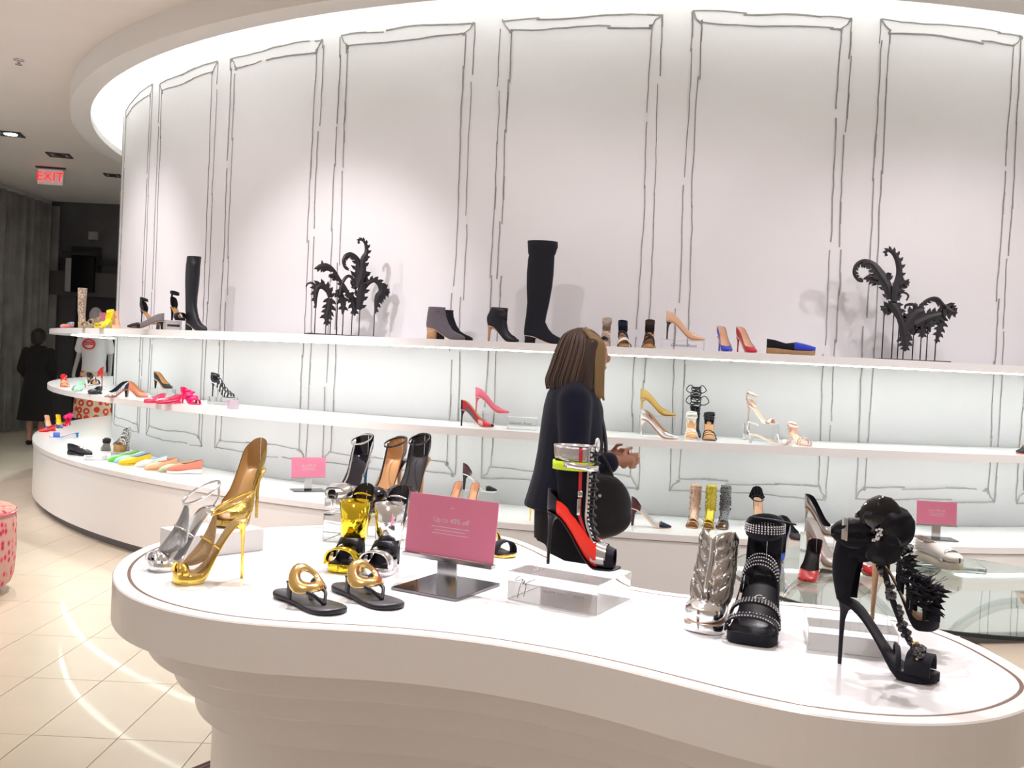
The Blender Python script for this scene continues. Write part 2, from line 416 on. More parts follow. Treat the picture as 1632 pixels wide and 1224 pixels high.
def resample(pts, n):
    P = pts + [pts[0]]; d = [0]
    for a, b in zip(P, P[1:]): d.append(d[-1] + (b-a).length)
    out = []
    for i in range(n):
        s = d[-1]*i/n; k = max(j for j in range(len(d)-1) if d[j] <= s)
        out.append(P[k].lerp(P[k+1], (s-d[k])/(d[k+1]-d[k])))
    return out
def smoothloop(P, k):
    for _ in range(k):
        P = [(P[i-1] + P[i]*2 + P[(i+1) % len(P)])/4 for i in range(len(P))]
    return P
OUT = smoothloop(resample(outl, 200), 14)
def offset(P, d):
    n = len(P); ar = sum(P[i-1].x*P[i].y - P[i].x*P[i-1].y for i in range(n)); sg = 1 if ar > 0 else -1; Q = []
    for i in range(n):
        t = (P[(i+1) % n] - P[i-1]).normalized(); Q.append(P[i] + Vector((-t.y, t.x, 0))*(d*sg))
    return smoothloop(Q, 8 if d > .1 else 0)
def prism(bm, P, z0, z1, bev=.004):
    up = lambda Q, z: [v + Vector((0, 0, z)) for v in Q]
    loft(bm, [up(offset(P, bev), z0), up(P, z0+bev), up(P, z1-bev), up(offset(P, bev), z1)])
TB = thing('display_table', 'white freeform display table with a thick stepped edge', 'table', (0, 0, 0))
TSIDE = M('table_side_lacquer', (.80, .77, .74), .3, coat=.2, var=(2, .015))
bm = NB(); loft(bm, [[v + Vector((0, 0, z)) for v in Q] for Q, z in ((offset(OUT, .05), .835), (OUT, .838), (OUT, .937), (offset(OUT, .003), .94), (offset(OUT, .034), .94), (offset(OUT, .034), .9365))], True); obj('rim', bm, TSIDE, TB, smooth=False)
bm = NB(); prism(bm, offset(OUT, .041), .92, .9402, .0015); obj('table_top', bm, TOPW, TB, smooth=False)
bm = NB(); loft(bm, [[v + Vector((0, 0, z)) for v in offset(OUT, d)] for d, z in ((.0335, .936), (.0335, .9395), (.0415, .9395), (.0415, .936))], True, cycv=True); obj('groove', bm, M('brown_inlay', (.16, .095, .07), .5), TB, smooth=False)
for k, (ins, z0, z1) in enumerate([(.085, .76, .835), (.15, .685, .76), (.205, .60, .685), (.25, .008, .60)]):
    bm = NB(); prism(bm, offset(OUT, ins), z0, z1, .004); obj('step', bm, TSIDE, TB, smooth=False)
# dark striped rug under the table
bm = NB(); rp0 = at(312, 1224, .0); rp1 = at(366, 1202, .0)
d = (rp1-rp0).normalized(); nrm = Vector((d.y, -d.x, 0))
box(bm, rp0.x+d.x*.2+nrm.x*1.0, rp0.y+d.y*.2+nrm.y*1.0, .004, 1.5, 2.0, .0078, rz=math.atan2(d.y, d.x), bev=.002)
RUG = M('striped_rug', (.10, .05, .06), .9)
nt = RUG.node_tree; w = nt.nodes.new('ShaderNodeTexWave'); w.inputs['Scale'].default_value = 14; w.inputs['Distortion'].default_value = .4
tc = nt.nodes.new('ShaderNodeTexCoord'); mp = nt.nodes.new('ShaderNodeMapping'); mp.inputs['Rotation'].default_value = (0, 0, -math.atan2(d.y, d.x) + PI/2)
rr = nt.nodes.new('ShaderNodeValToRGB'); rr.color_ramp.elements[0].color = (.03, .02, .03, 1); rr.color_ramp.elements[1].color = (.22, .12, .12, 1)
nt.links.new(tc.outputs['Object'], mp.inputs[0]); nt.links.new(mp.outputs[0], w.inputs[0]); nt.links.new(w.outputs['Fac'], rr.inputs[0]); nt.links.new(rr.outputs[0], nt.nodes['Principled BSDF'].inputs[0])
tag(obj('rug', bm, RUG, smooth=False), 'dark striped rug lying under the display table', 'rug')
# ============================================================ SHOE KIT
TOES = {'point': [(.82, .86), (.9, .56), (.96, .27), (1, .03)], 'round': [(.82, 1.0), (.9, .88), (.95, .68), (.985, .4), (1, .08)],
        'almond': [(.82, .95), (.9, .74), (.96, .46), (1, .06)], 'square': [(.82, 1.), (.92, .9), (.975, .78), (1, .45)]}
class Foot:
    def __init__(s, L=.22, H=.1, P=0., W=.037, toe='point', b=.68, seat=.12, ret=.0):
        s.L, s.H, s.P, s.W, s.b, s.seat = L, H, P, W, b, seat
        s.wt = [(0, .0), (.006, .2), (.012, .32), (.04, .54), (.1, .70), (.2, .74), (.35, .69), (.5, .77), (.64, .95), (.74, 1.)] + TOES[toe]
    def lift(s, u):
        t = max(0, min(1, (u-s.seat)/(s.b-s.seat)))
        return s.P + s.H*(1 - (.75*sm(t) + .25*min(1, max(0, u/s.b)))) + (.004*((u-.85)/.15)**2 if u > .85 else 0)
    def w(s, u): return s.W*lerp(s.wt, u)
    def p(s, u, y, z): return Vector((u*s.L, y, s.lift(u)+z))
US = [0, .005, .015, .03, .05, .08, .12, .17, .22, .27, .32, .37, .42, .47, .52, .57, .62, .66, .7, .74, .78, .82, .86, .89, .92, .945, .965, .98, .992, 1]
def shell(F, tl, uv, u0=0, u1=1, ins=0., po=.60, n=9, sw=.08):
    """the upper: U-shaped sections that close over the toe in front of the throat uv"""
    bm = NB(); rings = []
    us = [u0] + [u for u in US if u0 < u < u1] + [u1]
    for u in us:
        t = max(.004, lerp(tl, u) - ins*1.7); pm = PI*(po + (1-po)*sm((u-uv+sw)/sw)) if uv is not None else PI*po
        hs = 2*t/(1-math.cos(pm)); w = max(.0006, F.w(u)-ins); r = []
        for j in range(-n, n+1):
            ph = pm*j/n; s = math.sin(abs(ph))
            r.append(F.p(u, (1 if j >= 0 else -1)*w*(max(s, 0)**.62), ins + hs*(1-math.cos(ph))/2))
        rings.append(r)
    loft(bm, rings, False)
    return bm
def sole(F, th=.004, wf=.93, u0=0, u1=1, z=0., plat=None, thb=None):
    bm = NB(); rings = []
    us = [u0] + [u for u in US if u0 < u < u1] + [u1]
    for u in us:
        w = max(.001, F.w(u)*wf); t = th
        if plat: t = th + (plat-th)*sm((u-.42)/.2)
        if thb: t = lerp(thb, u)
        zz = [F.lift(u)+z, F.lift(u)+z-t]; x = u*F.L; b = min(.0015, t*.3)
        rings.append([Vector((x, -w+b, zz[0])), Vector((x, w-b, zz[0])), Vector((x, w, zz[0]-b)), Vector((x, w, zz[1]+b)), Vector((x, w-b, zz[1])), Vector((x, -w+b, zz[1])), Vector((x, -w, zz[1]+b)), Vector((x, -w, zz[0]-b))])
    loft(bm, rings)
    return bm
def heel(F, kind='stiletto', tip=.0045, n=12, back=0.):
    bm = NB(); L, W = F.L, F.W*.6; Ht = F.H + F.P
    if kind == 'stiletto': tab = [(0, .105, .10, 1.), (.06, .095, .085, .85), (.16, .062, .042, .42), (.3, .05, .028, .24), (.6, .046, .022, .17), (1, .044, tip/L, tip/W)]
    elif kind == 'slim': tab = [(0, .105, .10, 1.), (.1, .09, .08, .8), (.3, .065, .045, .5), (1, .055, .03, .3)]
    elif kind == 'block': tab = [(0, .115, .11, 1.), (.3, .11, .1, .98), (1, .10, .09, .92)]
    elif kind == 'chunk': tab = [(0, .15, .145, 1.), (.4, .14, .125, 1.), (1, .135, .125, 1.)]
    else: tab = kind
    rings = []
    for s, c, rx, ry in tab:
        r = []
        for j in range(n):
            a = 2*PI*j/n; x = (c + rx*math.cos(a) + back*s)*L; y = W*ry*math.sin(a)
            r.append(Vector((x, y, F.lift(max(0, x/L)) - .003 if s == 0 else Ht*(1-s)*.97)))
        rings.append(r)
    loft(bm, rings)
    return bm
def strap(bm, F, u, h, wd, th=.003, skew=0., wf=1.03, n=12, flat=.75, z0=0., lean=0.):
    pts, ds = [], []
    for i in range(n+1):
        a = PI*i/n; uu = u + skew*math.cos(a); q = math.sin(a)**flat if 0 < i < n else 0
        pts.append(F.p(uu, -F.w(uu)*wf*math.cos(a), z0 + h*q) + Vector((-lean*q, 0, 0)))
        e = .03; sl = (F.lift(uu+e)-F.lift(uu-e))/(2*e*F.L)
        ds.append(Vector((1, 0, sl*.8)))
    band(bm, pts, ds, wd, th)
def anklet(bm, F, z, rx=.034, ry=.028, xc=.13, wd=.008, th=.003, tilt=-.32, n=24):
    pts = []
    for i in range(n):
        a = 2*PI*i/n; pts.append(Vector((xc*F.L + rx*math.cos(a), ry*math.sin(a), F.P+F.H+z + tilt*rx*math.cos(a))))
    band(bm, pts, Vector((0, 0, 1)), wd, th, closed=True)
def put(name, label, A, yaw, group=None, cat='shoe'):
    return thing(name, label, cat, A, yaw, group)
def XY(h, t, z, near=True, L=None):
    """h,t: heel and toe, each (px, R) on a ring or (px, py) on the plane; returns A, yaw, L"""
    A = on(h[0], h[1], z) if h[1] < 20 else at(h[0], h[1], z)
    if L is None:
        B = on(t[0], t[1], z) if t[1] < 20 else at(t[0], t[1], z)
        d = B-A; return A, math.atan2(d.y, d.x), d.length
    return A, aim(A, L, t[0], near), L
TLP = [(0, .060), (.1, .058), (.25, .053), (.4, .050), (.52, .045), (.62, .042), (.7, .038), (.82, .027), (.93, .018), (1, .008)]
def pump(label, pl, H=.1, P=0., mu=None, ml=None, mh=None, ms=None, toe='point', W=.036, hk='stiletto', name='high_heel_pump', uv=.74, tl=TLP, group=None, sc=1., u1=1., plat=None, plm=None):
    A, yaw, L = pl; F = Foot(L, H, P + (0 if plat else .0036), W*sc, toe)
    t = put(name, label, A, yaw, group)
    tl = [(u, v*sc) for u, v in tl]
    obj('upper', shell(F, tl, uv, u1=u1), mu, t)
    obj('lining', shell(F, tl, uv, u1=min(u1, .9), ins=.0018), ml or NUDE, t)
    if plat: obj('platform', sole(F, .005, 1.0, plat=P, z=.001), plm or mu, t)
    else: obj('outsole', sole(F, .0035, .9), ms or NUDE, t)
    if hk: obj('heel', heel(F, hk), mh or mu, t)
    return t, F
def flat(label, pl, mu, ml=None, ms=None, toe='almond', name='ballet_flat', H=.012, tl=None, uv=.72, th=.006, group=None, W=.036):
    A, yaw, L = pl; F = Foot(L, H, th, W, toe)
    t = put(name, label, A, yaw, group)
    tl = tl or [(0, .05), (.1, .045), (.3, .033), (.5, .030), (.62, .034), (.74, .036), (.86, .03), (.95, .022), (1, .01)]
    obj('upper', shell(F, tl, uv), mu, t); obj('lining', shell(F, tl, uv, u1=.9, ins=.0018), ml or NUDE, t)
    obj('outsole', sole(F, th, 1.0, z=.001, thb=[(0, th+H*.95), (.25, th+H*.8), (.4, th), (1, th)]), ms or mu, t)
    return t, F
def sandal(label, pl, H, P=0., mu=None, mi=None, mh=None, straps=(), ank=None, counter=None, toe='almond', W=.036, hk='stiletto', name='strappy_sandal', ms=None, group=None, th=.005, sk=.003):
    A, yaw, L = pl; F = Foot(L, H, P + th, W, toe)
    t = put(name, label, A, yaw, group)
    obj('sole', sole(F, th, 1.0, plat=(P+th) if P else None), ms or mu, t)
    obj('insole', sole(F, .002, .93, z=.0015), mi or NUDE, t)
    if hk: obj('heel', heel(F, hk), mh or mu, t)
    for q in straps:
        bm = NB(); u, h, wd = q[:3]; strap(bm, F, u, h, wd, sk, q[3] if len(q) > 3 else 0); obj('strap', bm, q[4] if len(q) > 4 else mu, t)
    if counter: obj('heel_counter', shell(F, [(0, counter), (.12, counter*.85), (.26, counter*.45)], None, u1=.24, po=.58), mu, t); 
    if ank:
        bm = NB(); anklet(bm, F, *ank[:6] if len(ank) > 5 else ank); o = obj('ankle_strap', bm, mu, t)
        rx, ry, xc = (list(ank[1:4]) + [.034, .028, .13][len(ank)-1:])[:3]; xb = xc*F.L - rx; zt = F.H+F.P+ank[0]+.32*rx
        bm = NB(); band(bm, spline([Vector((.004, 0, F.H+F.P+.004)), Vector((min(0, xb)-.003, 0, F.H+F.P+ank[0]*.5)), Vector((xb, 0, zt))], 5), Vector((0, 1, 0)), .014, .003); obj('back_strap', bm, mu, t)
        bm = NB(); xx = .13*F.L; box(bm, xx, (ank[2] if len(ank) > 2 else .028)+.002, F.H+F.P+ank[0], .007, .003, .009); obj('buckle', bm, CHROME, t)
    return t, F
def boot(label, pl, H, prof, mu, mh=None, hk='block', P=0., W=.037, toe='almond', name='ankle_boot', ml=None, ms=None, group=None, u1=1.):
    """prof: (z, back x, front x, half width, 0 foot .. 1 leg) slices of the flat foot, lifted by the heel"""
    A, yaw, L = pl; F = Foot(L, H, P + .004, W, toe)
    t = put(name, label, A, yaw, group); n = 28
    def sl(z, xb, xf, hw, b, ins=0.):
        r = []; mid, half = (xb+xf)/2, (xf-xb)/2 - ins/L
        for j in range(n):
            a = 2*PI*j/n; u = mid + half*math.cos(a); s = math.sin(a)
            y = (hw-ins)*math.copysign(abs(s)**(.75 if b < .5 else .95), s)*((1-b)*lerp(F.wt, max(0, min(1, u)))**.9 + b)
            k = sm((z-.05)/.07)
            r.append(Vector((u*L, y, z + F.lift(max(0, u))*(1-k) + (F.H+F.P)*k)))
        return r
    bm = NB(); rings = [sl(*q) for q in prof]; last = prof[-1]
    inn = [sl(last[0], last[1], last[2], last[3], last[4], .003), sl(last[0]-.03, last[1], last[2], last[3], last[4], .004)]
    loft(bm, rings + inn); obj('upper', bm, mu, t)
    bm = NB(); r1 = sl(last[0]-.028, last[1], last[2], last[3], last[4], .0045); r2 = sl(last[0]-.004, last[1], last[2], last[3], last[4], .0045); r3 = sl(last[0]-.004, last[1], last[2], last[3], last[4], .0032); r4 = sl(last[0]-.028, last[1], last[2], last[3], last[4], .0032)
    loft(bm, [r1, r2, r3, r4], True, cycv=True); obj('lining', bm, ml or DKIN, t)
    obj('outsole', sole(F, .004, .93), ms or NUDE, t)
    if hk: obj('heel', heel(F, hk), mh or mu, t)
    return t, F
FOOTP = [(.0, .0, 1., .034, 0), (.012, -.012, 1.0, .037, 0), (.022, -.015, .98, .036, 0), (.034, -.012, .9, .034, .1), (.046, -.008, .78, .032, .2), (.06, -.004, .66, .031, .4), (.075, .0, .56, .031, .7), (.095, .005, .48, .032, 1)]
def acrylic(label, c, sx, sy, sz, rz=0., mat=None, name='acrylic_riser', bev=.002, cat='riser', group=None):
    bm = NB(); box(bm, 0, 0, sz/2 - (.0004 if mat in (None, ACRY) else -.0005), sx, sy, sz + (.0010 if mat in (None, ACRY) else 0), bev=bev)
    o = obj(name, bm, mat or ACRY, smooth=False)
    if mat in (None, ACRY):
        e = .0011 if max(sx, sy) < .3 else .0014; bm = NB()
        for i in (-1, 1):
            for j in (-1, 1):
                box(bm, 0, i*(sy/2), sz/2+.0005+j*(sz/2-e*.5), sx, e, e); box(bm, i*(sx/2), 0, sz/2+.0005+j*(sz/2-e*.5), e, sy, e); box(bm, i*(sx/2), j*(sy/2), sz/2+.0005, e, e, sz)
        obj('polished_edges', bm, ACRE, o, False)
    o.location = c; o.rotation_euler = (0, 0, rz)
    return tag(o, label, cat, group)
def riser(label, pl, h, lx=.18, ly=.09, mat=None, name='acrylic_riser', cat='riser', z0=0.):
    A, yaw, L = pl; c = A + Vector((math.cos(yaw), math.sin(yaw), 0))*L*.5
    return acrylic(label, Vector((c.x, c.y, A.z - h - .001)), max(lx, L*.96), ly, h, yaw, mat, name, .002, cat)
def lacebow(bm, c, r, th=.003):
    for s in (-1, 1):
        tube(bm, spline([c, c+Vector((0, s*r*.6, r*.5)), c+Vector((0, s*r, 0)), c+Vector((0, s*r*.5, -r*.3)), c], 5), th, 5)
# ============================================================ UPPER SHELF (z = ZT)
Z = ZT
GU = 'shoes on the upper shelf'; GM = 'shoes on the lower shelf'; GB = 'shoes on the curved base'; GT = 'shoes on the white table'; GG = 'shoes on the glass table'
# far left end
flat('tiny red and blue flat at the far left tip of the upper shelf', XY((112, 6.62), (99, 6.6), Z, True, .20), CORAL, LBLUE, BLUE, group=GU)
boot('beige snake print boot at the left tip of the upper shelf', XY((127, 6.6), (136, 6.6), Z, True, .2), .06, FOOTP + [(.16, .02, .46, .034, 1), (.22, .0, .48, .036, 1), (.30, -.02, .5, .038, 1)], SNAKE, BEIGE, 'chunk', name='knee_boot', group=GU)
sandal('beige raffia sandal beside the snake print boot', XY((158, 6.62), (128, 6.62), Z, True, .24), .035, .01, BEIGE, BEIGE, straps=[(.72, .035, .03), (.45, .05, .02)], counter=.05, hk='chunk', name='raffia_sandal', group=GU)
sandal('bright yellow strappy sandal near the left end of the upper shelf', XY((178, 6.66), (152, 6.66), Z, True, .22), .075, 0, YELB, YELB, straps=[(.78, .03, .03), (.62, .04, .02)], ank=(.06, .03, .026, .13, .014), counter=.06, hk='slim', group=GU)
pump('peach pump with a rounded toe beside the yellow sandal', XY((182, 6.45), (186, 6.66), Z, True, .19), .10, 0, PEACH, PEACH, PEACH, toe='round', group=GU)
riser('low clear riser under the black ankle strap sandal', XY((224, 6.5), (256, 6.5), Z+.051, True, .20), .05)
sandal('black ankle strap sandal on a low clear riser on the upper shelf', XY((224, 6.5), (256, 6.5), Z+.051, True, .20), .105, 0, BLACKS, TAN, straps=[(.72, .03, .035), (.6, .045, .012, .05)], ank=(.085, .032, .027, .13, .016), counter=.08, group=GU)
t, F = pump('black and grey pointed slingback lying below the ankle strap sandal', XY((261, 6.68), (200, 6.66), Z, True, .25), .06, 0, M('grey_mesh', (.35, .33, .35), .6, bump=(500, .5)), DKIN, BLACKL, W=.034, hk='slim', group=GU, name='slingback_pump')
obj('toe_cap', shell(F, [(0, .05), (.6, .042), (.74, .042), (.88, .031), (1, .012)], .5, u0=.66, ins=-.001), BLACKL, t)
bx = acrylic('white display block with a dark printed line, beside the knee boot', on(272, 6.6, Z), .13, .09, .075, .75, LACQ, 'display_block', .002, 'block')
m = Matrix.Translation((0, -.0455, .037)) @ Matrix.Rotation(PI/2, 4, 'X')
bm = NB(); box(bm, 0, 0, 0, .095, .016, .0012, mat=m); obj('printed_line', bm, M('dark_print', (.04, .04, .05), .5), bx)
sandal('black platform sandal with open ankle loop on the white block', XY((273, 6.6), (292, 6.6), Z+.0755, True, .17), .085, .012, BLACKS, TAN, straps=[(.74, .04, .06)], ank=(.10, .036, .03, .2, .016), counter=.075, hk='slim', group=GU)
boot('tall black leather knee boot at the left of the upper shelf', XY((296, 6.55), (330, 6.55), Z, True, .25), .055, FOOTP + [(.13, .01, .42, .033, 1), (.2, .0, .42, .036, 1), (.28, -.02, .45, .042, 1), (.36, -.03, .47, .044, 1), (.42, -.02, .47, .044, 1), (.49, .02, .5, .044, 1)], BLACKL, BLACKL, 'chunk', name='knee_boot', group=GU)
# centre
boot('grey suede ankle boot with a block heel, in front of a black one', XY((679, 6.62), (741, 6.62), Z, True, .245), .07, FOOTP + [(.115, .02, .46, .034, 1), (.13, .03, .47, .036, 1)], GREYS, HEELT, 'chunk', group=GU)
boot('black suede ankle boot half hidden behind the grey one', XY((692, 6.42), (757, 6.42), Z, True, .25), .07, FOOTP + [(.115, .02, .46, .034, 1), (.125, .03, .47, .036, 1)], BLACKS, BLACKS, 'chunk', group=GU)
boot('black leather stiletto ankle boot with a peep toe', XY((776, 6.6), (827, 6.6), Z, True, .20), .098, FOOTP[:2] + [(.024, -.03, .93, .036, 0), (.036, -.035, .87, .034, .1), (.048, -.035, .76, .033, .2), (.062, -.02, .66, .032, .4), (.078, .02, .6, .031, .8), (.098, .06, .6, .032, 1), (.112, .08, .62, .034, 1)], BLACKL, HEELT, 'slim', group=GU)
boot('thigh-high black suede boot standing above the woman', XY((835, 6.6), (903, 6.6), Z, True, .26), .045, FOOTP + [(.13, .02, .50, .036, 1), (.2, .03, .55, .042, 1), (.30, .0, .60, .05, 1), (.38, -.01, .62, .055, 1), (.46, .0, .62, .055, 1), (.49, .02, .62, .055, 1), (.50, .0, .64, .058, 1), (.545, -.02, .69, .062, 1), (.575, -.03, .68, .062, 1)], BLACKS, BLACKS, 'chunk', name='knee_boot', group=GU)
sandal('pale beige crossed strap sandal beside the woman\'s head', XY((966, 6.36), (962, 6.6), Z, True, .18), .10, 0, M('grey_beige_suede', (.45, .36, .29), .8), NUDE, straps=[(.80, .03, .03), (.55, .05, .02, .06), (.5, .055, .02, -.06)], ank=(.06, .032, .028, .13, .03), counter=.06, group=GU)
sandal('navy and white crossed strap sandal, left of its pair', XY((990, 6.40), (996, 6.66), Z, True, .185), .10, 0, NAVY, TAN, straps=[(.82, .03, .022), (.60, .045, .03, .05, WHITEL), (.42, .05, .02, -.06)], ank=(.05, .034, .028, .13, .022), counter=.07, toe='round', W=.04, group=GU)
sandal('dark brown crossed strap sandal, right of its pair', XY((1034, 6.40), (1033, 6.66), Z, True, .185), .10, 0, M('dark_brown_suede', (.035, .022, .018), .8), TAN, straps=[(.82, .03, .022), (.55, .05, .022, .06), (.5, .055, .022, -.06)], ank=(.06, .034, .028, .13, .022), counter=.07, toe='round', W=.04, group=GU)
bx = acrylic('clear acrylic block with a printed signature under the nude pump', on(1088, 6.56, Z), .25, .10, .06, .0, name='acrylic_block')
bx.rotation_euler[2] = -.12
text('signature', 'Gianvito Rossi', .026, M('dark_print', (.04, .04, .05), .5), bx, Matrix.Translation((.0, -.0505, .028)) @ Matrix.Rotation(PI/2, 4, 'X'), .35)
pump('nude patent pump with a black heel on the clear block', XY((1060, 6.56), (1124, 6.56), Z+.061, True, .235), .108, 0, NUDEP, BLACKL, PATENT, group=GU)
pump('cobalt blue suede pump on the upper shelf', XY((1145, 6.38), (1163, 6.6), Z, True, .20), .10, 0, BLUES, NUDE, BLUES, group=GU)
pump('red suede pump right of the blue one on the upper shelf', XY((1174, 6.42), (1206, 6.62), Z, True, .20), .10, 0, REDS, NUDE, REDS, group=GU)
t, F = flat('black and blue slip-on espadrille with a tan platform sole', XY((1221, 6.55), (1299, 6.6), Z, True, .285), BLACKS, BLACKS, M('jute_sole', (.45, .27, .13), .8, var=(150, .3)), 'almond', 'slip_on_shoe', .012, [(0, .055), (.15, .05), (.3, .04), (.42, .036), (.5, .042), (.6, .05), (.75, .042), (.88, .033), (1, .02)], .55, .026, GU, .04)
obj('toe_cap', shell(F, [(0, .05), (.52, .048), (.6, .051), (.75, .0435), (.88, .0345), (1, .021)], .4, u0=.6, ins=-.0012), BLUES, t)
# ============================================================ LOWER SHELF (z = ZM)
Z = ZM
sandal('small red strappy sandal at the left tip of the lower shelf', XY((88, 6.68), (104, 6.66), Z, True, .18), .06, 0, RED, TAN, straps=[(.75, .035, .03), (.5, .06, .015)], ank=(.03, .03, .026, .13, .012), counter=.05, hk='slim', group=GM)
sandal('tall tan sandal with a red heel back near the left tip', XY((128, 6.34), (112, 6.5), Z, True, .21), .12, 0, RED, TAN, straps=[(.78, .03, .03)], counter=.075, group=GM)
sandal('mint green open sandal beside the tan one', XY((131, 6.66), (120, 6.72), Z, True, .18), .04, 0, MINT, MINT, straps=[(.74, .045, .06)], counter=.04, hk='slim', group=GM)
acrylic('clear riser under the black sandals at the left of the lower shelf', on(150, 6.5, Z), .16, .1, .035, .9)
sandal('black flat sandal with bows on a clear riser', XY((140, 6.48), (156, 6.5), Z+.036, True, .2), .05, 0, BLACKL, TAN, straps=[(.74, .04, .03), (.5, .06, .015)], counter=.05, hk='slim', group=GM)
flat('black slide standing in front of the clear riser', XY((160, 6.66), (144, 6.68), Z, True, .17), BLACKL, DKIN, BLACKL, 'round', 'slide_shoe', .006, group=GM)
t, F = pump('zebra striped pump with a navy back and coral sole', XY((203, 6.62), (166, 6.62), Z, True, .25), .06, 0, STRIPE, NAVY, NAVY, CORAL, hk='slim', group=GM)
obj('heel_cap', shell(F, [(0, .058), (.1, .052), (.25, .036)], None, u1=.25, ins=-.001), NAVY, t)
pump('coral leather pump beside the zebra striped one', XY((201, 6.58), (236, 6.66), Z, True, .24), .06, 0, CORAL, TAN, TAN, hk='slim', group=GM)
riser('clear riser under the small dark pump', XY((246, 6.38), (274, 6.42), Z+.071, True, .2), .07)
pump('small black pump with tan lining raised on a clear riser', XY((246, 6.38), (274, 6.42), Z+.071, True, .2), .07, 0, BLACKL, TAN, BLACKL, hk='slim', toe='almond', group=GM)
flat('hot pink patent pointed flat, left one of the pink pair', XY((262, 6.7), (229, 6.7), Z, True, .25), HOT, PINK, HOT, 'point', group=GM)
flat('hot pink patent pointed flat, right one of the pink pair', XY((287, 6.66), (248, 6.7), Z, True, .25), M('deep_pink_patent', (.72, .03, .12), .15, coat=1.), PINK, HOT, 'point', group=GM)
t, F = sandal('magenta sandal with a big ruffled bow', XY((289, 6.6), (318, 6.7), Z, True, .24), .055, 0, MAG, MAG, straps=[(.78, .035, .03), (.6, .05, .03), (.4, .06, .03)], counter=.06, hk='slim', group=GM)
bm = NB()
for s in range(7):
    a = s*.9; c = Vector((F.L*(.35+.07*s), .02*math.sin(a*2), .075-.006*s + F.lift(.35+.07*s)*.5)); sphere(bm, c, .022, 8, 6, (1.2, 1.1, .55))
obj('bow', bm, MAG, t)
riser('clear riser under the black multi-strap sandal', XY((337, 6.42), (374, 6.5), Z+.056, True, .22), .055)
acrylic('small mauve display cube at the edge of the lower shelf', on(371, 6.68, Z), .065, .06, .06, .6, M('mauve_acrylic', (.45, .38, .45), .2, coat=.5), 'display_cube', cat='cube')
t, F = sandal('black multi-strap stiletto sandal on a clear riser', XY((337, 6.42), (374, 6.5), Z+.056, True, .22), .10, 0, BLACKL, WHITEL, straps=[(.82, .028, .014), (.70, .045, .012), (.58, .06, .012), (.46, .066, .012), (.34, .07, .012)], ank=(.055, .034, .028, .13, .012), counter=.05, group=GM)
riser('clear riser under the rose pink pump', XY((756, 6.36), (813, 6.40), Z+.076, True, .225), .075)
t, F = pump('colour-block pump in red, pink and black on the lower shelf', XY((733, 6.6), (787, 6.64), Z, True, .215), .10, 0, REDS, TAN, BLACKS, group=GM)
obj('heel_cap', shell(F, [(0, .058), (.09, .052)], None, u1=.075, ins=-.001), BLACKS, t)
obj('side_panel', shell(F, [(.1, .05), (.25, .033), (.4, .026), (.5, .027)], None, u0=.2, u1=.46, ins=-.0008, po=.56), GREYS, t)
obj('vamp_panel', shell(F, [(.5, .028), (.62, .0365), (.7, .0365)], .74, u0=.56, u1=.70, ins=-.0008), M('pale_pink_suede', (.75, .5, .5), .8), t)
obj('toe_cap', shell(F, [(.82, .0275), (.93, .0185), (1, .009)], .5, u0=.93, ins=-.0008), BLACKS, t)
pump('rose pink suede pump raised on a clear riser', XY((756, 6.36), (813, 6.40), Z+.076, True, .225), .10, 0, PINK, TAN, PINK, group=GM)
bx = acrylic('clear acrylic block with a printed signature beside the pink pump', on(832, 6.58, Z), .18, .09, .075, -.12, name='acrylic_block')
text('signature', 'Gianvito Rossi', .024, M('dark_print', (.04, .04, .05), .5), bx, Matrix.Translation((-.01, -.0458, .04)) @ Matrix.Rotation(PI/2, 4, 'X'), .35)
riser('clear acrylic riser under the gold glitter pump', XY((1019, 6.34), (1077, 6.36), Z+.119, True, .225), .118)
pump('gold glitter pump raised above the silver one', XY((1019, 6.34), (1077, 6.36), Z+.119, True, .225), .10, 0, GOLDG, TAN, GOLDG, group=GM)
pump('silver leather pump below the gold glitter one', XY((1019, 6.62), (1081, 6.64), Z, True, .235), .105, 0, SILV, TAN, SILV, group=GM)
def gladiator(label, pl, H, mat, mi, h, nl, seed, lmat=None, name='lace_up_sandal', group=GM, rx=.034, toe='round', lr=.0032):
    t, F = sandal(label, pl, H, 0, mat, mi, straps=[(.80, .032, .016), (.68, .045, .008, .05), (.62, .05, .008, -.05)], counter=.06, toe=toe, W=.04, name=name, group=group)
    r = random.Random(seed); bm = NB()
    for k in range(nl):
        z = .02 + (h-.02)*k/nl; pts = []; tl = r.uniform(-.5, .5); x0 = .2*F.L; a0 = r.uniform(0, 6); rr = rx*r.uniform(.85, 1.12)
        for i in range(16):
            a = a0 + 2*PI*i/16; pts.append(Vector((x0 + rr*math.cos(a), rr*.9*math.sin(a), F.H+F.P+z + tl*rr*math.cos(a) + .3*tl*rr*math.sin(a))))
        tube(bm, pts, lr, 5, True)
    obj('laces', bm, lmat or mat, t)
    return t, F
t, F = gladiator('tall black lace-up sandal wound with cord, behind two others', XY((1106, 6.28), (1106, 6.45), Z, True, .17), .12, NAVY, DKIN, .19, 15, 3, BLACKL)
bm = NB(); lacebow(bm, Vector((.05, 0, F.H+.17)), .06); lacebow(bm, Vector((.04, .01, F.H+.1)), .07); obj('loose_laces', bm, BLACKL, t)
gladiator('white and black lace-up sandal in front of the tall one', XY((1100, 6.46), (1102, 6.66), Z, True, .18), .10, WHITEL, TAN, .06, 6, 5)
gladiator('black lace-up sandal with tan insole, right of the white one', XY((1128, 6.46), (1131, 6.66), Z, True, .18), .10, BLACKL, TAN, .06, 6, 6)
riser('tall clear acrylic riser under the silver ankle strap sandal', XY((1190, 6.36), (1238, 6.42), Z+.106, True, .20), .105)
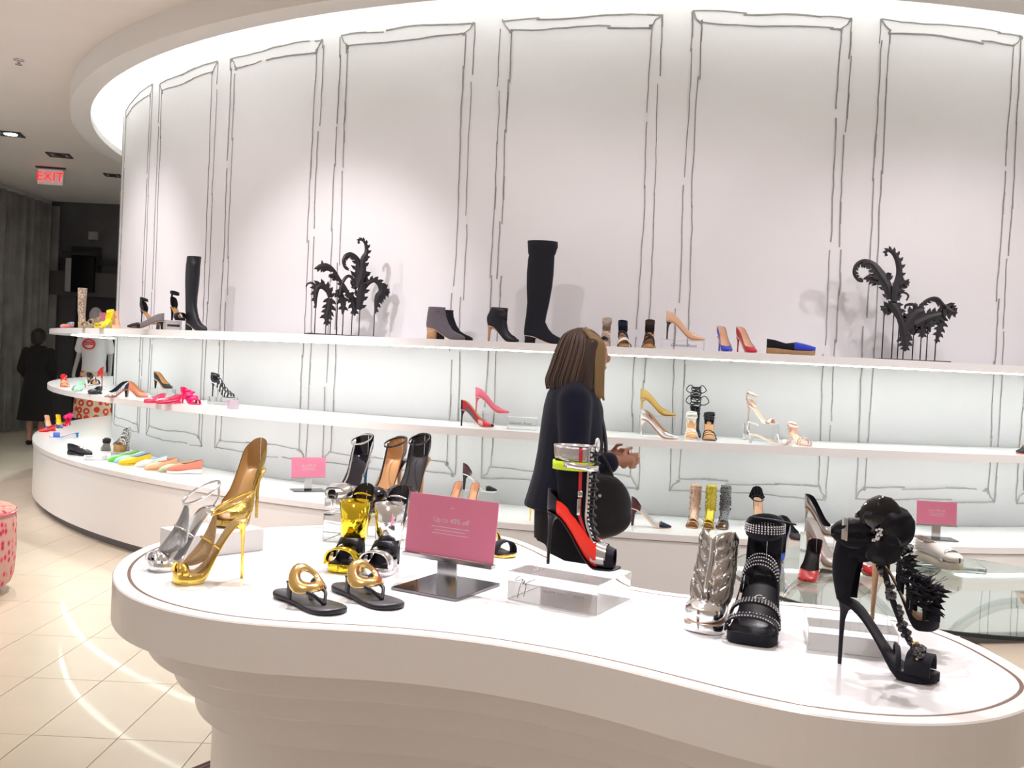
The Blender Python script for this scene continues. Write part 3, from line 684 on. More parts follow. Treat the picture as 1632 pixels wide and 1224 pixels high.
ROSE = M('rose_gold_leather', (.85, .62, .55), .25, metal=.6)
sandal('silver ankle strap sandal raised on a clear riser', XY((1190, 6.36), (1238, 6.42), Z+.106, True, .20), .105, 0, ROSE, NUDE, straps=[(.80, .03, .03)], ank=(.07, .034, .028, .14, .014), counter=.04, group=GM, ms=SILV)
sandal('white low-heeled sandal with a thin ankle loop', XY((1192, 6.62), (1262, 6.66), Z, True, .26), .05, 0, WHITEL, NUDE, straps=[(.85, .03, .03), (.66, .055, .006, .08)], ank=(.06, .03, .026, .1, .005, .002), hk='slim', group=GM)
sandal('rose and red slingback sandal at the right of the lower shelf', XY((1257, 6.46), (1290, 6.68), Z, True, .24), .06, 0, ROSE, NUDE, straps=[(.82, .035, .014), (.7, .045, .012)], ank=(.045, .036, .03, .15, .018), counter=.04, hk='slim', toe='round', group=GM)
pump('black pump cut off by the right edge of the picture', XY((1662, 6.62), (1622, 6.6), Z, True, .22), .09, 0, BLACKL, TAN, BLACKL, ms=CORAL, toe='round', group=GM)
# ============================================================ CURVED BASE (z = ZB)
Z = ZB
flat('red flat at the far left end of the base', XY((88, 687), (62, 692), Z, True, .22), RED, REDS, RED, 'point', group=GB)
pump('bright blue pump with peach lining at the far left of the base', XY((73, 683), (80, 702), Z, True, .2), .085, 0, BLUE, PEACH, BLUE, toe='round', group=GB)
pump('navy pump with a yellow lining at the far left of the base', XY((91, 681), (96, 699), Z, True, .2), .08, 0, M('navy_leather', (.03, .05, .25), .4), YEL, NAVY, toe='round', group=GB)
t, F = sandal('red sandal with a large bow behind the blue shoes', XY((112, 678), (97, 690), Z, True, .2), .08, 0, MAG, RED, straps=[(.78, .03, .03)], counter=.06, hk='slim', group=GB)
bm = NB(); [sphere(bm, Vector((.02+.02*k, .015*(-1)**k, F.H+.03-.004*k)), .025, 8, 6) for k in range(4)]; obj('bow', bm, MAG, t)
sandal('blue and white low mule lying in front at the left of the base', XY((126, 697), (74, 706), Z, True, .27), .045, 0, BLUE, WHITEL, straps=[(.75, .04, .06, 0, M('cobalt_leather', (.05, .12, .5), .4))], hk='slim', name='mule', group=GB)
t, F = flat('black loafer with a pearl ornament on the base', XY((108, 724), (146, 729), Z, True, .25), BLACKL, DKIN, BLACKL, 'round', 'loafer', .02, [(0, .06), (.15, .055), (.35, .05), (.5, .055), (.6, .055), (.75, .045), (.9, .034), (1, .015)], .5, .012, GB)
bm = NB(); [sphere(bm, F.p(.5+.05*k, .012*math.sin(k*2.5), .062-.004*k), .011, 8, 6) for k in range(6)]; obj('ornament', bm, M('pearl', (.85, .72, .65), .2), t)
gladiator('grey leopard print sandal with a black ankle cuff, seen from the front', XY((170, 716), (168, 725), Z, True, .17), .04, LEOP, GREYS, .05, 5, 9, BLACKL, 'buckled_sandal', GB, .034, 'round', .006)
riser('clear riser under the zebra wedge sandal', XY((204, 718), (186, 725), Z+.061, True, .17), .06, .15, .1)
sandal('zebra strap wedge sandal with a tan platform on a clear riser', XY((204, 718), (186, 725), Z+.061, True, .17), .06, .05, STRIPE, TAN, straps=[(.82, .035, .03, .03), (.66, .05, .025, -.03), (.48, .06, .025, .04), (.32, .07, .025, -.03), (.18, .085, .02)], counter=.08, hk='chunk', ms=CORK, toe='square', W=.042, name='wedge_sandal', group=GB)
acrylic('low clear riser on the base behind the bright flats', at(152, 733, Z), .16, .08, .035, .6)
FT = [(0, .07), (.12, .065), (.3, .055), (.45, .052), (.55, .056), (.66, .055), (.8, .044), (.92, .032), (1, .012)]
for i, (h, t_, mu, ml, lb) in enumerate([((222, 735), (172, 742), GREEN, OLIVE, 'green leather flat, first in the row of bright flats'), ((231, 737), (181, 745), LBLUE, WHITEL, 'light blue flat between the green and yellow ones'),
        ((240, 740), (188, 748), YEL, BLUE, 'golden yellow leather flat in the row of flats'), ((266, 744), (214, 753), WHITEL, LBLUE, 'white leather flat right of the yellow one'),
        ((282, 748), (230, 756), PEACH, CORAL, 'peach leather flat in the row of flats'), ((304, 751), (252, 759), OLIVE, NUDE, 'pale sage flat between the peach and coral ones'), ((322, 755), (258, 763), CORAL, DKIN, 'coral loafer with a black trim and white sole')]):
    flat(lb, XY(h, t_, Z, True, .25), mu, ml, WHITEL if i == 6 else mu, 'point' if i < 6 else 'round', 'ballet_flat' if i < 6 else 'loafer', .015, FT, .6, .006 if i < 6 else .02, GB)
CLEARV = M('clear_vinyl', (.9, .85, .85), .08, trans=.9, ior=1.3)
def slingback(label, pl, H, mb, mf, mi, mh=None, group=GB, hk='slim'):
    A, yaw, L = pl; F = Foot(L, H, .004, .035, 'point'); t = put('slingback_pump', label, A, yaw, group)
    obj('toe_cap', shell(F, [(.7, .036), (.82, .028), (.93, .019), (1, .009)], .77, u0=.72), mf, t)
    obj('heel_counter', shell(F, [(0, .07), (.1, .06), (.24, .03)], None, u1=.24, po=.6), mb, t)
    obj('clear_side', shell(F, [(.2, .036), (.4, .024), (.6, .026), (.76, .034)], None, u0=.2, u1=.76, po=.56), CLEARV, t)
    obj('insole', sole(F, .002, .93, z=.0015), mi, t); obj('outsole', sole(F, .0035, .95), mi, t); obj('heel', heel(F, hk), mh or mb, t)
    return t
slingback('burgundy slingback with a navy pointed toe and clear sides, alone on the base', XY((1004, 837), (1070, 838), Z, True, .245), .10, BURG, M('navy_suede', (.012, .014, .04), .8), NUDE)
pump('taupe pump with peach lining, left one behind the pink table sign', XY((732, 812), (712, 826), Z, True, .2), .115, 0, TAUPE, M('peach_lining', (.82, .46, .28), .4), TAUPE, group=GB)
pump('taupe pump with peach lining, right one behind the pink table sign', XY((758, 814), (744, 828), Z, True, .2), .115, 0, TAUPE, M('peach_lining', (.82, .46, .28), .4), TAUPE, group=GB)
riser('clear riser holding the slingback behind the pink table sign', XY((736, 6.38), (792, 6.42), Z+.101, True, .235), .10)
slingback('burgundy slingback with a black toe raised behind the taupe pumps', XY((736, 6.38), (792, 6.42), Z+.101, True, .235), .10, BURG, BLACKS, WHITEL, BLACKL)
flat('metallic gold flat just right of the taupe pumps', XY((760, 815), (790, 819), Z, True, .2), GOLD, TAN, GOLD, group=GB)
sandal('sandal with a thin gold heel half hidden behind the woman', XY((843, 829), (885, 831), Z, True, .22), .09, 0, GOLD, TAN, straps=[(.8, .03, .03), (.6, .05, .02)], ank=(.06,), group=GB)
for (px, py, mat, lb, sd) in [(1104, 836, ROSEG, 'rose sequin gladiator sandal, left of three tall ones', 1), (1129, 838, GOLDSQ, 'gold sequin gladiator sandal, middle of three tall ones', 2), (1152, 838, BLKSQ, 'black sequin gladiator sandal, right of three tall ones', 3)]:
    A, yaw, L = XY((px+3, py), (px-2, py+14), Z, True, .17)
    t, F = sandal(lb, (A, yaw, L), .09, 0, mat, TAN, straps=[(.82, .035, .03), (.64, .05, .025)], toe='round', W=.034, name='gladiator_sandal', group=GB)
    r = random.Random(sd); bm = NB(); rings = []
    for k in range(16):
        z = .045 + (F.H+F.P+.11)*k/15; rx = .029 + .004*math.sin(k*2.1) + .004*k/15; xo = .30*L*sm((.11-z)/.07); rings.append([Vector((.2*L + xo + rx*math.cos(2*PI*j/18), rx*.95*math.sin(2*PI*j/18), z)) for j in range(18)])
    rings += [[Vector((.2*L + (v.x-.2*L)*.9, v.y*.9, v.z)) for v in rings[-1]], [Vector((.2*L + (v.x-.2*L)*.9, v.y*.9, v.z-.04)) for v in rings[-1]]]
    loft(bm, rings); obj('shaft', bm, mat, t)
    bm = NB(); [gem(bm, Vector((.2*L + .034*math.cos(a), .033*math.sin(a), z)), .0045) for a, z in [(r.uniform(0, 6.28), r.uniform(.10, .24)) for _ in range(110)]]
    obj('sequins', bm, mat, t)['kind'] = 'stuff'
# black heel with a pleated fan at the back
t, F = pump('black pump with a pleated fan at the ankle', XY((1204, 838), (1212, 856), Z, True, .2), .115, 0, BLACKS, NUDE, BLACKS, group=GB)
bm = NB(); rings = []
for k in range(13):
    a = -1.15 + 2.3*k/12; dd = .006*(-1)**k
    rings.append([Vector((-.002+dd, .012*math.sin(a), F.H+.03)), Vector((-.012+dd, .055*math.sin(a), F.H+.045+.045*math.cos(a))), Vector((-.016+dd, .05*math.sin(a)*(.6+.4*math.cos(a)), F.H+.03+.10*math.cos(a)**.6 if math.cos(a) > 0 else F.H+.03))])
loft(bm, rings, False); bmesh.ops.solidify(bm, geom=bm.faces[:], thickness=.002); obj('fan', bm, BLACKS, t, smooth=False)
bm = NB(); anklet(bm, F, .055, .04, .036, .15, .006); obj('ankle_strap', bm, BLACKL, t)
pump('black lace pointed pump right of the crystal sandal', XY((1243, 853), (1276, 850), Z, True, .2), .055, 0, M('black_lace', (.05, .035, .035), .7, var=(250, .5), col2=(.005, .005, .006)), DKIN, BLACKS, group=GB)
# ============================================================ WHITE TABLE
Z = ZTAB
def corners_box(label, pf, z, h, name, mat, cat, bev=.002, depth=None):
    """pf: front-left, front-right, back-right bottom corners in the picture"""
    a, b, c = [at(*q, z) for q in pf]; d = (b-a); w = d.length; rz = math.atan2(d.y, d.x)
    n = Vector((-d.y, d.x, 0)).normalized(); dep = depth or max(.04, (c-b).dot(n))
    o = acrylic(label, a + d/2 + n*dep/2, w, dep, h, rz, mat, name, bev, cat); o['w'] = w; o['d'] = dep
    return o
# --- mesh T-strap sandals, left
def mesh_sandal(label, pl, mm, mg, H, seed):
    A, yaw, L = pl; F = Foot(L, H, .022, .036, 'round'); t = put('mesh_sandal', label, A, yaw, GT)
    obj('platform', sole(F, .006, 1.0, plat=.022), mm, t); obj('insole', sole(F, .002, .92, z=.0015), mm if not seed else M('gold_insole', (.62, .42, .16), .35, metal=.6), t); obj('heel', heel(F, 'stiletto', .004), mm, t)
    for u, h, sk in ((.90, .026, .035), (.90, .026, -.035)):
        bm = NB(); strap(bm, F, u, h, .016, .004, sk); obj('toe_strap', bm, mm, t)
    # two pointed net panels climbing from the toe straps to the ankle
    za = F.H + F.P + .012; spine = spline([Vector((.88*L, 0, .05)), Vector((.76*L, 0, .072)), Vector((.66*L, 0, .094)), Vector((.58*L, 0, .118)), Vector((.52*L, 0, .142)), Vector((.48*L, 0, za))], 6)
    n = len(spine); rings = []
    for i, c in enumerate(spine):
        s = i/(n-1); hw = .010 + .028*math.sin(PI*min(1, s/.62))**.8 if s < .38 else .006 + .030*(1-(s-.38)/.62)
        tn = (spine[min(i+1, n-1)] - spine[max(i-1, 0)]).normalized(); back = Vector((-tn.z, 0, tn.x)).normalized()*-1
        if back.z > 0: back = -back
        rings.append([c + Vector((0, hw*1.0*y, 0)) + back*(hw*.75*y*y) for y in [-1 + 2*j/12 for j in range(13)]])
    bm = NB(); loft(bm, rings, False); bmesh.ops.solidify(bm, geom=bm.faces[:], thickness=.0016); obj('net_panel', bm, mg, t)
    k = n//2; bm = NB(); tube(bm, [F.p(.42, -F.w(.42), .004), rings[k][1], spine[k]+Vector((.004, 0, .003)), rings[k][-2], F.p(.42, F.w(.42), .004)], .0028, 6); obj('cross_strap', bm, mm, t)
    bm = NB(); pts = []
    for i in range(28):
        a = 2*PI*i/28; pts.append(Vector((.22*L + .050*math.cos(a), .034*math.sin(a), za + .026 - .026*math.cos(a))))
    band(bm, pts, Vector((0, 0, 1)), .0065, .0035, True); obj('ankle_strap', bm, mm, t)
    if True:
        bm = NB(); tube(bm, spline([Vector((.22*L - .050, 0, za+.052)), Vector((-.012, 0, za+.03)), Vector((-.010, 0, F.H+F.P+.018)), Vector((.002, 0, F.H+F.P+.001))], 6), .003, 6); obj('heel_strap', bm, mm, t)
    return t
GNET = M('gold_crystal_net', (.88, .64, .36), .4, metal=.45, bump=(1200, 1.), var=(600, .5)); SNET = M('silver_crystal_net', (.66, .66, .65), .4, metal=.45, bump=(1200, 1.), var=(600, .5))
mesh_sandal('gold platform sandal with a crystal net front, at the table\'s left end', XY((390, 921), (275, 930), Z), GOLD, GNET, .128, 1)
mesh_sandal('silver platform sandal with a crystal net front, behind the gold one', XY((338, 896), (238, 911), Z), SILV, SNET, .128, 0)
corners_box('white display box under the big gold pump', [(300, 892), (420, 877), (474, 862)], Z, .062, 'display_box', LACQ, 'box', depth=.16)
t, F = pump('large gold pump with a peep toe on the white box', XY((411, 824), (352, 843), Z+.063, True, .215), .135, .018, M('gold_snake_leather', (.62, .42, .10), .3, metal=.8, bump=(160, 1.), var=(160, .35)), M('tan_gold_lining', (.55, .32, .12), .4), None, toe='round', W=.046, u1=.975, plat=True, tl=[(0, .088), (.05, .078), (.1, .070), (.25, .062), (.4, .056), (.52, .050), (.62, .048), (.7, .046), (.82, .04), (.93, .034), (1, .028)], group=GT)
# --- trio of platform pumps on acrylic
def tstrap(t, F, mat):
    bm = NB(); za = F.H+F.P+.055; anklet(bm, F, .055, .042, .030, .21, .006, .0025); obj('ankle_strap', bm, mat, t)
    bm = NB(); tube(bm, spline([F.p(.68, 0, .045), F.p(.56, 0, .06), Vector((.4*F.L, 0, za))], 5), .003, 6); obj('t_strap', bm, mat, t)
ak = corners_box('large clear acrylic riser under the three platform pumps', [(514, 862), (655, 876), (670, 850)], Z, .085, 'acrylic_riser', ACRY, 'riser', depth=.16)
TL2 = [(0, .074), (.06, .068), (.12, .060), (.2, .048), (.3, .016), (.34, .004), (.58, .004), (.64, .03), (.72, .05), (.82, .045), (.93, .036), (1, .028)]
NAVYP = M('navy_patent', (.008, .009, .02), .1, coat=1.)
for (h, tt, mc, ml, mv, mh, lb) in [((583, 800), (529, 824), SILV, NAVYP, SILV, M('blue_heel', (.02, .12, .22), .3), 'silver and black platform pump, left of three on the acrylic riser'),
        ((637, 806), (578, 830), TAUPE, TAN, PATENT, TAN, 'tan lined black platform pump, middle of three on the acrylic riser')]:
    t, F = pump(lb, XY(h, tt, Z+.086, True, .2), .125, .028, mc, ml, mh, toe='round', W=.047, tl=TL2, u1=.985, plat=True, plm=mv, group=GT)
    obj('vamp', shell(F, [(.6, .03), (.72, .051), (.82, .046), (.93, .037), (1, .03)], .68, u0=.6, u1=.93, ins=-.0012), mv, t); tstrap(t, F, mv)
t, F = pump('black platform pump with a cork sole, right of three on the acrylic riser', XY((672, 812), (628, 838), Z+.086, True, .2), .125, .045, PATENT, DKIN, TAN, toe='round', W=.047, tl=TL2, plat=True, plm=CORK, group=GT); tstrap(t, F, PATENT)
# --- cuff sandals
def cuff_sandal(label, pl, mm, H=.12):
    A, yaw, L = pl; F = Foot(L, H, .02, .041, 'round'); t = put('cuff_sandal', label, A, yaw, GT)
    obj('platform', sole(F, .006, 1.0, plat=.02), mm, t); obj('insole', sole(F, .002, .92, z=.0015), BLACKL, t); obj('heel', heel(F, 'stiletto', .004), BLACKL, t)
    bm = NB(); strap(bm, F, .80, .042, .055, .004, 0, flat=.6); obj('toe_band', bm, mm, t)
    z0, z1 = F.P+.062, F.P+.155; rings = []
    for z, s in ((z0, .92), (z0+.045, .95), (z1, 1.08), (z1, 1.02), (z0+.045, .89), (z0, .86)):
        rings.append([Vector((.44*L + .044*s*math.cos(2*PI*j/26)*1.0, .038*s*math.sin(2*PI*j/26), z)) for j in range(26)])
    bm = NB(); loft(bm, rings, True, cycv=True); obj('metal_cuff', bm, mm, t)
    obj('heel_counter', shell(F, [(0, .075), (.12, .06), (.3, .03)], None, u1=.28, po=.58), BLACKL, t)
    bm = NB(); strap(bm, F, .60, .05, .03, .003, 0, flat=.6); obj('front_sleeve', bm, BLACKL, t)
    bm = NB(); rr = [Vector((.02 + .026*math.cos(2*PI*j/20), .026*math.sin(2*PI*j/20), z1+.004 + .012*math.cos(2*PI*j/20))) for j in range(20)]; tube(bm, rr, .003, 6, True); obj('ring', bm, mm, t)
cuff_sandal('gold sandal with a mirror ankle cuff, beside the silver one', XY((580, 893), (537, 911), Z, True, .185), GOLDY)
cuff_sandal('silver sandal with a mirror ankle cuff, left of the pink sign', XY((636, 898), (592, 916), Z, True, .185), SILV)
# --- thong sandals
def thong(label, pl):
    A, yaw, L = pl; F = Foot(L, .004, .010, .043, 'round'); t = put('thong_sandal', label, A, yaw, GT)
    obj('sole', sole(F, .010, 1.0), BLACKL, t); obj('insole', sole(F, .002, .95, z=.0012), M('dark_grey_leather', (.05, .048, .055), .35), t)
    c = F.p(.48, 0, .050); tilt = Matrix.Rotation(.62, 3, 'Y'); rings = []
    for i in range(32):
        a = 2*PI*i/32; r = []
        for ro, dz in ((.046, -.001), (.046, .0015), (.034, .007), (.019, .003), (.019, -.001)):
            yy = ro*math.sin(a); v = tilt @ Vector((ro*math.cos(a)*.95, yy, dz)) - Vector((0, 0, 9.*yy*yy)); r.append(c + v)
        rings.append(r)
    bm = NB(); loft(bm, rings, True, cycv=True); obj('gold_ring', bm, BRASS, t)
    for s in (-1, 1):
        bm = NB(); pts = spline([F.p(.36, s*F.w(.36)*1.0, .0), F.p(.38, s*F.w(.36)*1.05, .03), c + tilt @ Vector((-.012, s*.040, -.002)) - Vector((0, 0, .013))], 5)
        band(bm, pts, Vector((1, 0, .2)), .016, .003); obj('strap', bm, BLACKL, t)
        bm = NB(); pts = spline([c + tilt @ Vector((.036, s*.022, -.001)) - Vector((0, 0, .004)), F.p(.68, s*.016, .022), F.p(.76, 0, .002)], 5); tube(bm, pts, .0042, 6); obj('toe_thong', bm, BLACKL, t)
thong('flat black thong sandal with a gold ring, left of the pair', XY((444, 948), (541, 981), Z))
thong('flat black thong sandal with a gold ring, right of the pair', XY((537, 938), (633, 973), Z))
# --- card signs
def card_sign(label, A, yaw, w, h, z0, bw, bd, lines=True):
    t = thing('card_sign', label, 'sign', A, yaw)
    bm = NB(); box(bm, 0, 0, .004, bw, bd, .007, bev=.001); obj('base_plate', bm, M('dark_mirror_steel', (.20, .19, .21), .10, metal=1.), t, False)
    bm = NB(); box(bm, 0, 0, (z0+.007)/2, w*.22, .006, z0, bev=.001); obj('post', bm, STEEL, t, False)
    bm = NB(); box(bm, 0, 0, z0, w, .020, .010, bev=.001); obj('tray', bm, STEEL, t, False)
    tl = Matrix.Translation((0, 0, z0+.006)) @ Matrix.Rotation(-.10, 4, 'X')
    bm = NB(); box(bm, 0, 0, h/2, w*.985, .003, h, mat=tl); c = obj('card', bm, PINKC, t, False)
    bm = NB(); box(bm, 0, -.0032, h/2, w, .002, h+.004, mat=tl, bev=.0004); obj('clear_holder', bm, M('thin_clear_plastic', (.98, .96, .97), .03, trans=1., ior=1.08), t, False)
    front = tl @ Matrix.Translation((0, -.0019, 0)) @ Matrix.Rotation(PI/2, 4, 'X')
    if lines:
        text('lettering', 'Up to 40% off', h*.125, PRINTW, c, front @ Matrix.Translation((0, h*.60, 0)), 0, .0002)
        bm = NB()
        for k, (wd, y) in enumerate(((.42, .485), (.34, .43), (.40, .375))): box(bm, 0, h*y, 0, w*wd, h*.012, .0004, mat=front)
        obj('small_print', bm, PRINTW, c, False)
        text('emblem', '~', h*.12, PRINTW, c, front @ Matrix.Translation((0, h*.82, 0)), .2, .0002)
    return t
bl, bb, br = at(625, 940, Z), at(727, 960, Z), at(795, 934, Z)
d = bb-bl; yw = math.atan2(d.y, d.x); nn = Vector((-d.y, d.x, 0)).normalized(); dep = (br-bb).length
ctr = bl + d/2 + (br-bb)/2
card_sign('pink sale sign on a chrome stand, on the white table', Vector((ctr.x, ctr.y, Z)), yw + .02, .262, .148, .070, d.length, (br-bb).dot(nn))
card_sign('small pink sign on the curved base at left', at(489, 783, ZB) + Vector((0, .03, 0)), .42, .235, .135, .085, .22, .13)
card_sign('small pink sign on the curved base at right', at(1497, 862, ZB) + Vector((0, .05, 0)), -.08, .235, .135, .085, .22, .13)
# small pink card lying back at the end of the upper shelf
card_sign('pink card sign at the left end of the upper shelf', on(172, 6.4, ZT), .9, .16, .09, .06, .14, .1, False)
# --- gold sandal behind the sign
sandal('gold soled black sandal peeking out right of the pink sign', XY((752, 872), (816, 890), Z), .03, .004, BLACKS, BLACKL, straps=[(.80, .036, .03), (.5, .05, .02, 0, GOLD)], counter=.05, ms=GOLD, mh=GOLD, hk='slim', toe='round', group=GT, name='flat_sandal')
# --- acrylic block with a signature and the tall lace-up boot
ab = corners_box('clear acrylic block with a printed signature, under the red lace-up boot', [(809, 955), (951, 981), (1012, 956)], Z, .068, 'acrylic_block', ACRY, 'block', .002)
w_, d_ = ab['w'], ab['d']; fm = Matrix.Translation((0, -d_/2-.0008, 0)) @ Matrix.Rotation(PI/2, 4, 'X')
PR = M('grey_print', (.16, .15, .15), .5)
def fx(u, v): return fm @ Vector(((u-.5)*w_, v*.068, 0))
for k, pts in enumerate([[(.13, .88), (.08, .74), (.11, .72), (.17, .80)], [(.15, .66), (.13, .4), (.115, .12)], [(.155, .68), (.17, .78), (.175, .62), (.19, .76), (.2, .6), (.22, .7), (.31, .86)], [(.21, .62), (.2, .4), (.185, .2)]]):
    bm = NB(); tube(bm, spline([fx(*q) for q in pts], 5), .0009, 5); obj('signature', bm, PR, ab)
text('lettering', 'GIUSEPPE ZANOTTI DESIGN', .0085, PR, ab, fm @ Matrix.Translation((.03, .034, .0)), 0, .0002)
A, yaw, L = XY((868, 898), (989, 910), Z+.0688); 
F = Foot(L, .128, .006, .038, 'round'); t = put('lace_up_boot', 'tall open-toe boot in red, black and silver on the acrylic block', A, yaw, GT)
obj('sole', sole(F, .004, .90), BLACKL, t); obj('heel', heel(F, 'stiletto', .0042), BLACKL, t)
obj('heel_counter', shell(F, [(0, .055), (.12, .045), (.3, .03)], None, u1=.22, po=.6), BLACKL, t)
obj('red_quarter', shell(F, [(.1, .03), (.2, .040), (.35, .052), (.5, .062), (.58, .064), (.72, .060)], None, u0=.15, u1=.70, po=.62, ins=-.002), REDN, t)
obj('silver_vamp', shell(F, [(.5, .06), (.66, .064), (.8, .056)], .6, u0=.62, u1=.82), SILV, t)
obj('toe_band', shell(F, [(.7, .056), (.8, .054), (.92, .044)], .6, u0=.80, u1=.92), BLACKS, t)
z1 = F.H+F.P+.165
def leg(zf): 
    s = zf; c = lerp([(0, .50), (.3, .36), (1, .33)], s)*L; rx = lerp([(0, .040), (.25, .041), (1, .052)], s); ry = lerp([(0, .022), (.25, .029), (1, .042)], s); z = lerp([(0, .075), (1, z1)], s)
    return c, rx, ry, z
def legring(s, o=0., n=28):
    c, rx, ry, z = leg(s); return [Vector((c+(rx+o)*math.cos(2*PI*j/n), (ry+o)*math.sin(2*PI*j/n), z + .03*(1-s)*-math.cos(2*PI*j/n)*1.2)) for j in range(n)]
bm = NB(); rings = [legring(k/12) for k in range(11)]; loft(bm, rings, True, False, False); bmesh.ops.solidify(bm, geom=bm.faces[:], thickness=.002); obj('shaft', bm, BLACKS, t)
bm = NB(); rings = [legring(.83+.17*k/5, .0012) for k in range(6)]; loft(bm, rings, True, False, False); bmesh.ops.solidify(bm, geom=bm.faces[:], thickness=.002); obj('silver_cuff', bm, SILV, t)
def front(s, da=0., o=.003):
    c, rx, ry, z = leg(s); return Vector((c+(rx+o)*math.cos(da), (ry+o)*math.sin(da), z - .036*(1-s)*math.cos(da)))
fr = [F.p(.74, 0, .052), F.p(.66, 0, .058)] + [front(.08+.97*k/12) for k in range(13)]
bm = NB(); band(bm, spline(fr, 2), Vector((0, 1, 0)), .022, .003); obj('tongue_strip', bm, BLACKL, t)
for sg in (-1, 1):
    f2 = [F.p(.76, sg*.016, .052), F.p(.68, sg*.020, .060)] + [front(.08+.97*k/12, sg*.62, .0035) for k in range(13)]
    bm = NB(); band(bm, spline(f2, 2), Vector((.55, sg*-.8, 0)), .019, .003); obj('lacing_strip', bm, SILV, t)
bm = NB(); sphere(bm, front(1.06), .018, 12, 8, (.35, .9, 1.1)); obj('tongue', bm, SILV, t)
bm = NB()
for k in range(11):
    s = .06+.92*k/11; a, b = front(s, -.72, .006), front(s+.055, .72, .006); c2, d2 = front(s, .72, .006), front(s+.055, -.72, .006)
    m_ = front(s+.03, 0, .012); tube(bm, [a, m_, b], .0028, 5); tube(bm, [c2, m_, d2], .0028, 5)
for k in range(2): a = F.p(.72-.05*k, 0, .06); tube(bm, [a + Vector((0, -.024, -.006)), a, a + Vector((0, .024, -.006))], .0024, 5)
obj('laces', bm, BLACKL, t)
bm = NB(); pts = [front(.82+.0*k, -1.1+k*.0, .004) for k in range(1)]; rr = []
for j in range(28):
    a = 2*PI*j/28; c, rx, ry, z = leg(.80); rr.append(Vector((c+(rx+.005)*math.cos(a), (ry+.005)*math.sin(a), z-.004)))
band(bm, rr, Vector((0, 0, 1)), .021, .0025, True); obj('yellow_strap', bm, M('neon_yellow_leather', (.62, .85, .02), .4), t)
bm = NB(); rr2 = [front(.795, a, .009) for a in [-1.9+.19*k for k in range(11)]]; band(bm, rr2, Vector((0, 0, 1)), .014, .003); obj('buckle_plate', bm, SILV, t)
bm = NB(); pts = [front(s, -1.15, .003) for s in [.06+.077*k for k in range(13)]]; band(bm, pts, Vector((1, 0, 0)), .008, .002); obj('zipper', bm, M('red_zip_tape', (.55, .02, .02), .5), t)
bm = NB(); p_ = front(.52, -1.15, .006); box(bm, p_.x, p_.y, p_.z, .012, .005, .016, bev=.002); box(bm, p_.x-.002, p_.y-.002, p_.z-.032, .008, .004, .04, bev=.0015); obj('zip_pull', bm, STEEL, t)
# --- silver winged sandal
A, yaw, L = XY((1156, 985), (1112, 1014), Z, True, .175)
F = Foot(L, .115, .02, .044, 'round'); t = put('winged_sandal', 'silver sandal covered in sculpted metal leaves', A, yaw, GT)
obj('platform', sole(F, .006, 1.0, plat=.02), SILV, t); obj('heel', heel(F, 'slim', .005), TAN, t); obj('insole', sole(F, .002, .92, z=.0015), NUDE, t)
obj('toe_cap', shell(F, [(.55, .05), (.7, .054), (.85, .046), (1, .03)], .5, u0=.6), SILV, t)
obj('heel_counter', shell(F, [(0, .06), (.2, .05), (.3, .03)], None, u1=.28, po=.6), SILV, t)
def leafmesh(ln, wd, curl):
    rings = []
    for i in range(9):
        s = i/8; hw = wd*(math.sin(PI*min(1, s*.92+.08))**.8)*(1-.25*s) + .0006; z = curl*s*s
        rings.append([Vector((hw*y, -.25*hw*(1-abs(y))*1.6 + z, ln*s)) for y in (-1, -.5, 0, .5, 1)])
    bm = NB(); loft(bm, rings, False); bmesh.ops.solidify(bm, geom=bm.faces[:], thickness=.0016); return bm
LM = M('polished_pewter', (.66, .63, .60), .16, metal=1.)
r = random.Random(4); k = 0
for row, (zb, xc, rr_) in enumerate([(.045, .60, .036), (.075, .52, .036), (.11, .46, .037), (.145, .42, .040), (.175, .40, .042)]):
    for s in (-1, 1):
        for j in range(3):
            ang = s*(.22 + .55*j) ; bm = leafmesh((.078, .076, .070, .062, .052)[row] - .006*j, .017, .016)
            base = Vector((xc*L + rr_*math.cos(ang), rr_*math.sin(ang), zb + .004*j))
            mt_ = Matrix.Translation(base) @ Matrix.Rotation(ang + PI/2, 4, 'Z') @ Matrix.Rotation(s*(.62+.14*j), 4, 'Y') @ Matrix.Rotation(-.12, 4, 'X')
            bmesh.ops.transform(bm, matrix=mt_, verts=bm.verts[:]); obj('leaf', bm, LM, t)
bm = NB(); tube(bm, spline([F.p(.66, 0, .05), Vector((.60*L+.03, 0, .09)), Vector((.46*L+.035, 0, .15)), Vector((.42*L+.035, 0, .20))], 5), .006, 8); obj('spine', bm, LM, t)
bm = NB()
for q in range(42):
    z = r.uniform(.05, .24); a = r.choice((-1, 1))*r.uniform(.1, 1.2); xc = lerp([(.05, .6), (.24, .40)], z); gem(bm, Vector((xc*L+.042*math.cos(a), .042*math.sin(a), z)), .0032)
obj('crystals', bm, CRYST, t)['kind'] = 'stuff'
